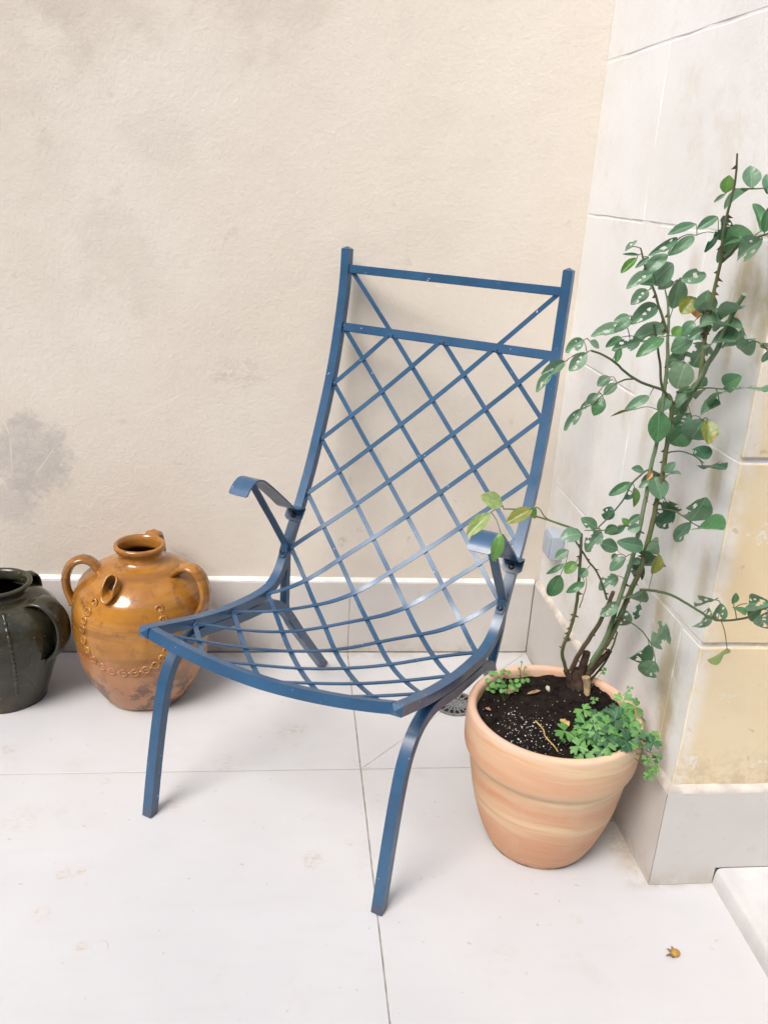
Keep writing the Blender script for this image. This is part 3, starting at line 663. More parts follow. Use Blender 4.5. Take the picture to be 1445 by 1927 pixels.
# soil with crumbs
soil_m = mat_soil(); bm = bmesh.new(); SZ = .326*S; rings = []
def soil_h(x, y):
    r = math.hypot(x,y); return SZ+.006*noise.noise((x*22,y*22,1))+.004*noise.noise((x*60,y*60,4))+.0025*noise.noise((x*150,y*150,2))+.018*math.exp(-((x-.085*S)**2+(y-.10*S)**2)/.0028)+.006*(r/.14)**3
for k in range(40):
    r = .1475*k/39+.0005
    rings.append([bm.verts.new((r*math.cos(2*math.pi*q/110), r*math.sin(2*math.pi*q/110), soil_h(r*math.cos(2*math.pi*q/110), r*math.sin(2*math.pi*q/110)))) for q in range(110)])
for k in range(39):
    for q in range(110): bm.faces.new((rings[k][q],rings[k][(q+1)%110],rings[k+1][(q+1)%110],rings[k+1][q]))
def crumb(bm, c, r, sub=1):
    q = bmesh.ops.create_icosphere(bm, subdivisions=sub, radius=r)
    sc = Vector((random.uniform(.7,1.3),random.uniform(.7,1.3),random.uniform(.5,1)))
    for v in q['verts']:
        d = v.co*1.0; d = d*(1+.5*noise.noise(v.co/r*1.2+Vector(c)*90)); v.co = Vector((d.x*sc.x,d.y*sc.y,d.z*sc.z))+Vector(c)
for k in range(900):
    a, r = random.uniform(0,6.283), .146*math.sqrt(random.random()); x, y = r*math.cos(a), r*math.sin(a)
    crumb(bm, (x,y,soil_h(x,y)+.0006), random.choice((.0012,.0016,.002,.0026,.0034)))
soil = tag(part('soil', bm, soil_m, None, 180), 'dark crumbly potting soil filling the terracotta pot', 'soil', kind='stuff'); soil.location = (PX,PY,0)
bm = bmesh.new(); white_grain = plain('perlite_white', (.72,.71,.68), .8, .2, .15, 50)
for k in range(250):
    if k < 185: x, y = random.gauss(-.062,.030), random.gauss(-.035,.035)
    else:
        a, r = random.uniform(0,6.283), .14*math.sqrt(random.random()); x, y = r*math.cos(a), r*math.sin(a)
    if math.hypot(x,y) > .140: continue
    crumb(bm, (x,y,soil_h(x,y)+.0016), random.choice((.0005,.0006,.0007,.0008,.0010,.0014)))
per = tag(part('perlite', bm, white_grain, None, 180), 'white perlite grains scattered over the dark soil', 'perlite', kind='stuff'); per.location = (PX,PY,0)
def on_soil(x, y): return Vector((x, y, soil_h(x-PX, y-PY)))

# ------------------------------------------------------------------ rose bush
CANES = [
  ('thorny', [[0.4801, -0.6415, 0.3233], [0.4586, -0.6553, 0.3821], [0.4612, -0.666, 0.4259], [0.4634, -0.6745, 0.4602], [0.4607, -0.6862, 0.5061], [0.4541, -0.6989, 0.5547], [0.444, -0.7149, 0.6133], [0.4345, -0.7292, 0.6641]], 0.00382, 0.00255),
  ('arm', [[0.4345, -0.7292, 0.6641], [0.416, -0.7316, 0.6755], [0.3962, -0.7325, 0.6832], [0.3704, -0.7334, 0.6915], [0.3479, -0.7342, 0.6984], [0.3284, -0.7352, 0.7073], [0.3037, -0.7357, 0.7114], [0.2856, -0.7358, 0.712]], 0.00221, 0.00119),
  ('arm', [[0.4046, -0.732, 0.6793], [0.38, -0.733, 0.6883], [0.3634, -0.734, 0.697], [0.3469, -0.736, 0.7149], [0.3334, -0.736, 0.7146]], 0.00136, 0.00102),
  ('brown', [[0.487, -0.6436, 0.3325], [0.4928, -0.6527, 0.3709], [0.501, -0.6596, 0.3998], [0.5094, -0.6665, 0.4282], [0.5159, -0.6723, 0.4519], [0.5227, -0.683, 0.4941], [0.5264, -0.6931, 0.5332]], 0.0051, 0.00382),
  ('thorny', [[0.5177, -0.6883, 0.5148], [0.5042, -0.6957, 0.5432], [0.4821, -0.7058, 0.5808], [0.4601, -0.7127, 0.6058], [0.4441, -0.7186, 0.6267], [0.424, -0.726, 0.6528]], 0.00221, 0.0017),
  ('pale', [[0.5242, -0.6489, 0.3551], [0.5387, -0.6628, 0.413], [0.5413, -0.6777, 0.4732], [0.542, -0.6872, 0.5108], [0.5428, -0.7, 0.5596], [0.5424, -0.7138, 0.6108], [0.5391, -0.7287, 0.6639], [0.5377, -0.7345, 0.7053], [0.5358, -0.7403, 0.7582], [0.5335, -0.7446, 0.7967], [0.5344, -0.7497, 0.8407], [0.5328, -0.7537, 0.8744], [0.5247, -0.7627, 0.9483], [0.5195, -0.7673, 0.9908]], 0.00476, 0.00306),
  ('pale', [[0.5197, -0.7672, 0.9897], [0.5121, -0.771, 1.0282], [0.5051, -0.7745, 1.063], [0.4988, -0.7764, 1.0813], [0.4912, -0.7783, 1.0993]], 0.00297, 0.00119),
  ('thorny', [[0.5157, -0.6375, 0.3048], [0.5262, -0.6468, 0.3461], [0.538, -0.6564, 0.3865], [0.5461, -0.6622, 0.4108], [0.5535, -0.6755, 0.4648], [0.5567, -0.6885, 0.5098], [0.5567, -0.7079, 0.5566], [0.5567, -0.7249, 0.5956], [0.5567, -0.734, 0.65], [0.5567, -0.7397, 0.6916], [0.5567, -0.742, 0.7309], [0.5567, -0.7445, 0.7601], [0.5556, -0.7457, 0.8068], [0.5517, -0.7508, 0.8505], [0.5492, -0.7551, 0.887], [0.5423, -0.7587, 0.9167], [0.5338, -0.7602, 0.9282]], 0.00595, 0.00357),
  ('thin', [[0.534, -0.76, 0.9271], [0.5217, -0.7647, 0.9363], [0.4952, -0.7695, 0.9449], [0.4656, -0.7746, 0.9562], [0.4446, -0.7798, 0.9689], [0.4299, -0.7845, 0.9803], [0.4065, -0.7895, 0.9938], [0.3818, -0.7939, 1.0017]], 0.00255, 0.0017),
  ('thin', [[0.529, -0.7604, 0.9298], [0.5184, -0.7625, 0.947], [0.51, -0.7659, 0.9753], [0.5023, -0.768, 0.9974], [0.4954, -0.7699, 1.0165], [0.4854, -0.7726, 1.0434]], 0.00238, 0.0017),
  ('thorny', [[0.5112, -0.7713, 1.0309], [0.5015, -0.7729, 1.0467], [0.4879, -0.7753, 1.0702], [0.474, -0.778, 1.0959], [0.462, -0.7799, 1.1135], [0.4491, -0.7824, 1.1359], [0.4391, -0.7848, 1.158]], 0.00255, 0.00119),
  ('pale', [[0.5551, -0.7521, 0.8617], [0.5567, -0.7684, 0.8955], [0.5567, -0.7848, 0.9197], [0.5567, -0.8006, 0.9431], [0.5567, -0.816, 0.9658], [0.5567, -0.8332, 0.9962], [0.5567, -0.8517, 1.0207], [0.5567, -0.8603, 1.0401], [0.5567, -0.8687, 1.0591], [0.5567, -0.884, 1.086], [0.5567, -0.9007, 1.1093]], 0.00425, 0.00357),
  ('thorny', [[0.5567, -0.816, 0.9658], [0.5567, -0.8078, 1.0204], [0.5567, -0.8065, 1.0517], [0.5567, -0.8079, 1.0829], [0.5557, -0.8103, 1.1161], [0.5518, -0.8211, 1.1456], [0.543, -0.832, 1.1739], [0.537, -0.843, 1.2026], [0.5328, -0.8537, 1.2282], [0.5293, -0.8646, 1.2554], [0.5228, -0.8751, 1.277], [0.5153, -0.884, 1.2938]], 0.00357, 0.00128),
  ('thin', [[0.5567, -0.8117, 1.1437], [0.5567, -0.8374, 1.1582], [0.5567, -0.857, 1.174], [0.5567, -0.8826, 1.185], [0.5567, -0.9145, 1.1894], [0.5567, -0.9391, 1.1964]], 0.00213, 0.00128),
  ('thin', [[0.5265, -0.6375, 0.2968], [0.5439, -0.6431, 0.33], [0.5523, -0.6489, 0.3551], [0.5567, -0.6553, 0.3801], [0.5567, -0.6662, 0.4112], [0.5567, -0.672, 0.4351]], 0.00255, 0.0017),
  ('thin', [[0.5567, -0.7399, 0.5611], [0.5567, -0.7938, 0.585], [0.5567, -0.8511, 0.6069], [0.5567, -0.9067, 0.6208], [0.5567, -0.9537, 0.6299], [0.5567, -0.992, 0.6383], [0.5567, -1.0307, 0.6531], [0.5567, -1.0842, 0.6859], [0.5567, -1.1043, 0.707], [0.5567, -1.1358, 0.7298]], 0.00255, 0.00128),
  ('thin', [[0.5567, -0.6896, 0.476], [0.5567, -0.7298, 0.4867], [0.5567, -0.7771, 0.4949], [0.5567, -0.8179, 0.4937], [0.5567, -0.8374, 0.4845], [0.5567, -0.8493, 0.4712]], 0.00144, 0.00085),
  ('thin', [[0.5567, -0.7498, 0.8248], [0.5567, -0.7737, 0.8352], [0.5567, -0.8101, 0.8456], [0.5567, -0.8472, 0.8494], [0.5567, -0.8808, 0.8498]], 0.00144, 0.00085),
  ('thin', [[0.5567, -0.7369, 0.7162], [0.5567, -0.7944, 0.7382], [0.5567, -0.8393, 0.7465], [0.5567, -0.8746, 0.7485], [0.5567, -0.9043, 0.7524]], 0.00153, 0.00085),
  ('thin', [[0.5491, -0.7297, 0.6678], [0.5239, -0.732, 0.6814], [0.4989, -0.732, 0.681], [0.4722, -0.7313, 0.6737], [0.4382, -0.7312, 0.6725]], 0.00153, 0.00085),
  ('thin', [[0.5515, -0.7432, 0.7844], [0.5315, -0.7441, 0.7919], [0.5161, -0.7427, 0.7787], [0.5046, -0.7407, 0.7607], [0.4994, -0.7385, 0.741], [0.4874, -0.7358, 0.716], [0.4718, -0.7333, 0.6923], [0.4595, -0.7315, 0.6752]], 0.00187, 0.00128),
  ('thin', [[0.5472, -0.7607, 0.9334], [0.5567, -0.8042, 0.9495], [0.5567, -0.8539, 0.9616], [0.5567, -0.9009, 0.9707], [0.5567, -0.9341, 0.9802]], 0.00144, 0.00085),
  ('thin', [[0.5567, -0.9073, 1.0433], [0.5567, -0.9558, 1.0524], [0.5567, -0.978, 1.0501], [0.5567, -1.0023, 1.0465]], 0.00136, 0.00085),
  ('thin', [[0.4702, -0.7636, 0.9533], [0.4519, -0.7675, 0.9513], [0.4386, -0.771, 0.9461], [0.4265, -0.7739, 0.9352], [0.413, -0.7767, 0.9242], [0.3973, -0.7791, 0.9103], [0.3827, -0.7826, 0.9051]], 0.00144, 0.00085),
  ('thin', [[0.5567, -0.8093, 1.2494], [0.5567, -0.8551, 1.25], [0.5567, -0.8975, 1.2517]], 0.00136, 0.00085),
  ('yellow', [[0.4694, -0.683, 0.4938], [0.4702, -0.6904, 0.5226], [0.4706, -0.6968, 0.5469], [0.4658, -0.7016, 0.5648]], 0.00119, 0.00068),
]
LEAVES = [
  ([0.5409, -0.8177, 1.2428], [0.5402, -0.8216, 1.2682], 0.0235, 'g'),
  ([0.5532, -0.8689, 1.2512], [0.5505, -0.8585, 1.2821], 0.0286, 'n'),
  ([0.5654, -0.8936, 1.2445], [0.5653, -0.8855, 1.2729], 0.0211, 'n'),
  ([0.5608, -0.8446, 1.2501], [0.5395, -0.813, 1.2227], 0.0109, 'n'),
  ([0.5406, -0.8188, 1.2416], [0.5228, -0.8234, 1.2291], 0.0062, 'n'),
  ([0.5659, -0.8969, 1.1955], [0.566, -0.8623, 1.2371], 0.0178, 's'),
  ([0.5552, -0.9246, 1.1944], [0.5517, -0.931, 1.2294], 0.0139, 's'),
  ([0.559, -0.7696, 1.2088], [0.5295, -0.7683, 1.1887], 0.0155, 'n'),
  ([0.5233, -0.7754, 1.1974], [0.4794, -0.7788, 1.1793], 0.0155, 'n'),
  ([0.5602, -0.7926, 1.1757], [0.556, -0.8028, 1.2113], 0.0270, 'd'),
  ([0.5512, -0.7955, 1.1865], [0.5367, -0.7934, 1.156], 0.0115, 'd'),
  ([0.5609, -0.8004, 1.1738], [0.5543, -0.8797, 1.1916], 0.0192, 's'),
  ([0.5614, -0.8599, 1.1815], [0.5628, -0.7888, 1.1519], 0.0159, 's'),
  ([0.5605, -0.9139, 1.185], [0.5551, -0.8604, 1.1553], 0.0188, 'h'),
  ([0.4998, -0.7769, 1.1753], [0.4522, -0.7899, 1.1479], 0.0155, 'h'),
  ([0.5227, -0.7811, 1.1804], [0.4818, -0.7949, 1.151], 0.0194, 'n'),
  ([0.4097, -0.8011, 1.1541], [0.4235, -0.8059, 1.1709], 0.0063, 'h'),
  ([0.4408, -0.7779, 1.1476], [0.4121, -0.7827, 1.1478], 0.0052, 'n'),
  ([0.4455, -0.7596, 1.1417], [0.4207, -0.7648, 1.1176], 0.0131, 'g'),
  ([0.4528, -0.7895, 1.1454], [0.4307, -0.795, 1.1287], 0.0090, 'n'),
  ([0.4862, -0.7774, 1.1522], [0.4474, -0.7863, 1.1211], 0.0221, 'n'),
  ([0.4759, -0.7594, 1.1042], [0.4992, -0.7718, 1.1386], 0.0319, 'n'),
  ([0.4546, -0.8077, 1.1236], [0.416, -0.808, 1.0994], 0.0179, 'h'),
  ([0.4661, -0.7742, 1.0951], [0.4386, -0.7806, 1.0727], 0.0211, 'h'),
  ([0.4685, -0.7935, 1.1077], [0.438, -0.8018, 1.1097], 0.0117, 'n'),
  ([0.5167, -0.7503, 1.1076], [0.4915, -0.7481, 1.097], 0.0148, 'n'),
  ([0.524, -0.7449, 1.0649], [0.5218, -0.7607, 1.1168], 0.0273, 'n'),
  ([0.5177, -0.7719, 1.1127], [0.5595, -0.7722, 1.1249], 0.0251, 'h'),
  ([0.5495, -0.7615, 1.0868], [0.5297, -0.7636, 1.0598], 0.0295, 'y'),
  ([0.5569, -0.7858, 1.0642], [0.5525, -0.7966, 1.103], 0.0306, 'n'),
  ([0.553, -0.7849, 1.0718], [0.5487, -0.8658, 1.0793], 0.0146, 's'),
  ([0.5574, -0.7521, 1.0674], [0.5543, -0.7765, 1.0561], 0.0109, 'o'),
  ([0.5451, -0.8041, 1.0534], [0.5549, -0.8375, 1.0629], 0.0184, 'n'),
  ([0.5568, -0.8444, 1.064], [0.547, -0.9246, 1.096], 0.0166, 'n'),
  ([0.5589, -0.8298, 1.0478], [0.5501, -0.9179, 1.0738], 0.0156, 'n'),
  ([0.4306, -0.8077, 1.0595], [0.4037, -0.8142, 1.0529], 0.0117, 'n'),
  ([0.4866, -0.7709, 1.0722], [0.4397, -0.7865, 1.0437], 0.0267, 'h'),
  ([0.4377, -0.7755, 1.0392], [0.384, -0.7701, 1.0215], 0.0200, 'h'),
  ([0.4422, -0.7875, 1.0518], [0.4151, -0.7875, 1.0323], 0.0158, 'n'),
  ([0.5156, -0.7557, 1.0392], [0.4572, -0.7629, 1.0165], 0.0327, 'b'),
  ([0.5017, -0.7815, 1.0255], [0.4543, -0.7969, 0.9984], 0.0215, 's'),
  ([0.4659, -0.7769, 1.0166], [0.4217, -0.7747, 1.001], 0.0229, 'b'),
  ([0.4461, -0.7467, 1.0173], [0.4182, -0.7558, 1.0028], 0.0137, 's'),
  ([0.4313, -0.7847, 1.0059], [0.4259, -0.7905, 0.9827], 0.0107, 's'),
  ([0.3752, -0.7666, 1.0138], [0.3461, -0.7758, 0.9929], 0.0215, 'h'),
  ([0.3819, -0.7721, 0.9936], [0.3557, -0.7756, 0.9634], 0.0229, 'h'),
  ([0.3958, -0.7405, 1.0074], [0.4148, -0.7394, 0.9969], 0.0151, 'n'),
  ([0.3588, -0.7423, 0.9732], [0.3205, -0.7429, 0.9496], 0.0207, 'h'),
  ([0.3282, -0.7716, 0.9589], [0.3044, -0.7806, 0.9298], 0.0149, 'h'),
  ([0.4449, -0.7244, 0.9472], [0.4245, -0.7227, 0.9303], 0.0170, 'n'),
  ([0.4442, -0.7604, 0.9439], [0.4243, -0.7602, 0.9248], 0.0152, 'n'),
  ([0.4229, -0.7362, 0.9205], [0.4057, -0.7387, 0.9032], 0.0169, 'n'),
  ([0.4335, -0.7381, 0.9141], [0.4179, -0.7451, 0.885], 0.0226, 's'),
  ([0.4165, -0.7144, 0.9034], [0.4022, -0.7215, 0.8841], 0.0115, 'h'),
  ([0.4088, -0.7086, 0.8869], [0.3823, -0.7108, 0.8464], 0.0173, 'h'),
  ([0.5009, -0.7662, 0.9274], [0.4582, -0.778, 0.9063], 0.0181, 'n'),
  ([0.4968, -0.7202, 0.8913], [0.4523, -0.7324, 0.8812], 0.0029, 'y'),
  ([0.5472, -0.7813, 1.0526], [0.5282, -0.7838, 1.0283], 0.0214, 'n'),
  ([0.5669, -0.8094, 1.063], [0.559, -0.7585, 1.0442], 0.0183, 'n'),
  ([0.5668, -0.8011, 1.0486], [0.536, -0.7932, 1.0249], 0.0185, 'n'),
  ([0.5542, -0.7725, 1.022], [0.5259, -0.7555, 0.9987], 0.0217, 'n'),
  ([0.566, -0.7964, 1.0214], [0.5632, -0.7663, 0.9746], 0.0347, 'b'),
  ([0.5554, -0.8244, 1.0234], [0.5535, -0.9046, 1.0525], 0.0249, 'n'),
  ([0.5666, -0.8525, 1.0238], [0.5668, -0.8855, 1.0473], 0.0154, 'n'),
  ([0.5607, -0.8993, 1.0433], [0.5534, -0.9571, 1.0591], 0.0136, 'h'),
  ([0.562, -0.9464, 1.0505], [0.5589, -0.9099, 1.0267], 0.0143, 'n'),
  ([0.5624, -0.9737, 1.046], [0.5599, -0.9914, 1.0584], 0.0117, 'n'),
  ([0.5652, -0.9792, 1.0425], [0.5641, -0.9746, 1.0251], 0.0140, 'n'),
  ([0.5469, -0.7757, 0.9856], [0.5401, -0.7748, 0.9393], 0.0382, 'u'),
  ([0.5123, -0.7883, 1.0284], [0.5218, -0.7915, 1.0452], 0.0160, 'g'),
  ([0.553, -0.7525, 0.9992], [0.5253, -0.7603, 0.9747], 0.0193, 'n'),
  ([0.5675, -0.8199, 0.9589], [0.558, -0.7724, 0.9421], 0.0214, 's'),
  ([0.562, -0.8301, 0.9557], [0.5627, -0.7985, 0.9317], 0.0120, 's'),
  ([0.559, -0.796, 0.9421], [0.5429, -0.7548, 0.9146], 0.0204, 'n'),
  ([0.5532, -0.9012, 0.9745], [0.554, -0.9377, 0.9965], 0.0151, 's'),
  ([0.557, -0.9034, 0.97], [0.5577, -0.8497, 0.9387], 0.0163, 's'),
  ([0.5651, -0.876, 0.9428], [0.5555, -0.825, 0.9146], 0.0168, 'n'),
  ([0.5549, -0.9353, 0.9799], [0.5431, -1.0372, 1.0031], 0.0196, 'b'),
  ([0.5345, -0.759, 0.9268], [0.5237, -0.7619, 0.8985], 0.0252, 'n'),
  ([0.5632, -0.7561, 0.9214], [0.5567, -0.7437, 0.8889], 0.0225, 'n'),
  ([0.5252, -0.7575, 0.9003], [0.5294, -0.7643, 0.8438], 0.0409, 's'),
  ([0.5598, -0.7992, 0.908], [0.5516, -0.7697, 0.8725], 0.0165, 'h'),
  ([0.5654, -0.7989, 0.8868], [0.5517, -0.7615, 0.8421], 0.0207, 's'),
  ([0.5678, -0.8306, 0.904], [0.5658, -0.8009, 0.8572], 0.0310, 'n'),
  ([0.5619, -0.8578, 0.9125], [0.5582, -0.8805, 0.8781], 0.0303, 'y'),
  ([0.5596, -0.8411, 0.8635], [0.5608, -0.8792, 0.8544], 0.0189, 'd'),
  ([0.566, -0.8634, 0.8365], [0.5665, -0.9233, 0.8643], 0.0228, 'd'),
  ([0.5267, -0.7352, 0.7873], [0.5005, -0.7412, 0.7932], 0.0147, 'n'),
  ([0.5119, -0.7248, 0.7616], [0.4733, -0.7269, 0.7378], 0.0178, 's'),
  ([0.5259, -0.7715, 0.7963], [0.516, -0.7754, 0.7838], 0.0086, 'o'),
  ([0.5552, -0.7352, 0.7818], [0.5269, -0.729, 0.7634], 0.0177, 'n'),
  ([0.5445, -0.7403, 0.7786], [0.5575, -0.7614, 0.7428], 0.0382, 'n'),
  ([0.5357, -0.7425, 0.7714], [0.5182, -0.7455, 0.7596], 0.0117, 'n'),
  ([0.522, -0.7194, 0.7504], [0.5293, -0.7213, 0.7113], 0.0164, 'g'),
  ([0.5093, -0.7497, 0.7484], [0.49, -0.7552, 0.7423], 0.0117, 'd'),
  ([0.5556, -0.7527, 0.7908], [0.5669, -0.763, 0.8127], 0.0102, 'n'),
  ([0.5644, -0.7376, 0.7766], [0.5665, -0.7813, 0.8051], 0.0133, 'n'),
  ([0.5611, -0.7678, 0.725], [0.5582, -0.8136, 0.7667], 0.0220, 'd'),
  ([0.5665, -0.7939, 0.7351], [0.5658, -0.7346, 0.6783], 0.0158, 'd'),
  ([0.5541, -0.8796, 0.7505], [0.5524, -0.9188, 0.8039], 0.0230, 'b'),
  ([0.5639, -0.8619, 0.7407], [0.5614, -0.8163, 0.6868], 0.0124, 'b'),
  ([0.557, -0.9019, 0.7494], [0.5596, -0.9727, 0.7755], 0.0267, 's'),
  ([0.4719, -0.7325, 0.6936], [0.4809, -0.7312, 0.7189], 0.0225, 'd'),
  ([0.4642, -0.7229, 0.6734], [0.4289, -0.731, 0.6954], 0.0227, 'b'),
  ([0.5161, -0.7343, 0.6854], [0.5023, -0.7326, 0.6974], 0.0135, 'g'),
  ([0.5456, -0.7101, 0.6959], [0.5214, -0.7143, 0.6791], 0.0137, 'n'),
  ([0.4786, -0.7091, 0.6614], [0.4501, -0.7159, 0.624], 0.0275, 'b'),
  ([0.4217, -0.7609, 0.6786], [0.3836, -0.7644, 0.6731], 0.0265, 'n'),
  ([0.5056, -0.7126, 0.6732], [0.4806, -0.7169, 0.6614], 0.0168, 's'),
  ([0.5261, -0.6979, 0.6676], [0.4934, -0.7061, 0.6538], 0.0123, 'n'),
  ([0.5375, -0.7366, 0.6835], [0.5145, -0.7345, 0.6758], 0.0180, 'n'),
  ([0.4878, -0.6909, 0.6305], [0.5219, -0.6978, 0.6238], 0.0280, 'n'),
  ([0.5449, -0.7484, 0.6494], [0.4921, -0.7589, 0.6629], 0.0286, 'n'),
  ([0.4341, -0.676, 0.6096], [0.4089, -0.676, 0.5921], 0.0189, 'n'),
  ([0.4314, -0.7312, 0.6105], [0.4105, -0.7366, 0.591], 0.0198, 'g'),
  ([0.4253, -0.6883, 0.5875], [0.3928, -0.6881, 0.5646], 0.0110, 's'),
  ([0.4234, -0.6801, 0.5594], [0.4095, -0.6767, 0.5099], 0.0285, 's'),
  ([0.461, -0.7127, 0.5889], [0.4454, -0.718, 0.5741], 0.0201, 's'),
  ([0.4542, -0.7278, 0.5687], [0.4196, -0.7346, 0.5512], 0.0170, 's'),
  ([0.5535, -0.7824, 0.6738], [0.5513, -0.7477, 0.641], 0.0161, 'n'),
  ([0.5652, -0.7112, 0.5963], [0.5645, -0.7734, 0.6411], 0.0312, 'd'),
  ([0.562, -0.7646, 0.6041], [0.5636, -0.7729, 0.6473], 0.0211, 'y'),
  ([0.5628, -0.7164, 0.5986], [0.5576, -0.6791, 0.5569], 0.0218, 'd'),
  ([0.5226, -0.6932, 0.6099], [0.5104, -0.6945, 0.6017], 0.0094, 'n'),
  ([0.5277, -0.7166, 0.6152], [0.5004, -0.7156, 0.5873], 0.0170, 'n'),
  ([0.5537, -0.724, 0.6155], [0.5386, -0.7258, 0.606], 0.0139, 'n'),
  ([0.5346, -0.6812, 0.5611], [0.4982, -0.6877, 0.5357], 0.0255, 'b'),
  ([0.5648, -0.7415, 0.5575], [0.5533, -0.6812, 0.5061], 0.0232, 'n'),
  ([0.5414, -0.6862, 0.5067], [0.5058, -0.698, 0.4838], 0.0258, 'h'),
  ([0.5532, -0.6916, 0.4934], [0.555, -0.664, 0.4382], 0.0322, 'h'),
  ([0.555, -0.7511, 0.5365], [0.5555, -0.7412, 0.4981], 0.0108, 'd'),
  ([0.556, -0.8225, 0.4963], [0.5523, -0.8863, 0.5663], 0.0254, 'b'),
  ([0.5628, -0.8004, 0.4803], [0.5525, -0.7532, 0.4191], 0.0243, 'h'),
  ([0.5669, -0.8263, 0.4609], [0.5657, -0.7917, 0.4082], 0.0210, 'b'),
  ([0.5674, -0.9822, 0.6622], [0.561, -0.9306, 0.6254], 0.0129, 'h'),
  ([0.5656, -0.969, 0.6409], [0.563, -0.9455, 0.5878], 0.0171, 'h'),
  ([0.5622, -1.0047, 0.6679], [0.5631, -1.0037, 0.633], 0.0216, 'h'),
  ([0.5628, -1.0349, 0.6833], [0.5634, -1.0364, 0.7019], 0.0111, 's'),
  ([0.5526, -1.056, 0.6886], [0.5514, -1.091, 0.6947], 0.0097, 's'),
  ([0.5666, -1.0644, 0.6984], [0.5656, -1.1126, 0.7243], 0.0133, 'h'),
  ([0.5676, -1.1, 0.7074], [0.5659, -1.0716, 0.6792], 0.0117, 's'),
  ([0.5666, -1.1194, 0.7149], [0.5674, -1.1026, 0.6798], 0.0173, 'h'),
  ([0.5667, -1.0391, 0.6109], [0.5647, -0.9976, 0.5645], 0.0113, 'p'),
  ([0.2809, -0.7438, 0.7224], [0.2391, -0.7483, 0.7407], 0.0311, 'p'),
  ([0.2611, -0.7438, 0.7063], [0.2195, -0.7603, 0.6689], 0.0238, 'p'),
  ([0.3351, -0.7438, 0.7166], [0.288, -0.7488, 0.6901], 0.0239, 'y'),
  ([0.2837, -0.7438, 0.67], [0.2729, -0.7572, 0.6181], 0.0232, 'g'),
  ([0.3306, -0.7438, 0.7156], [0.347, -0.7426, 0.6996], 0.0221, 'g'),
]
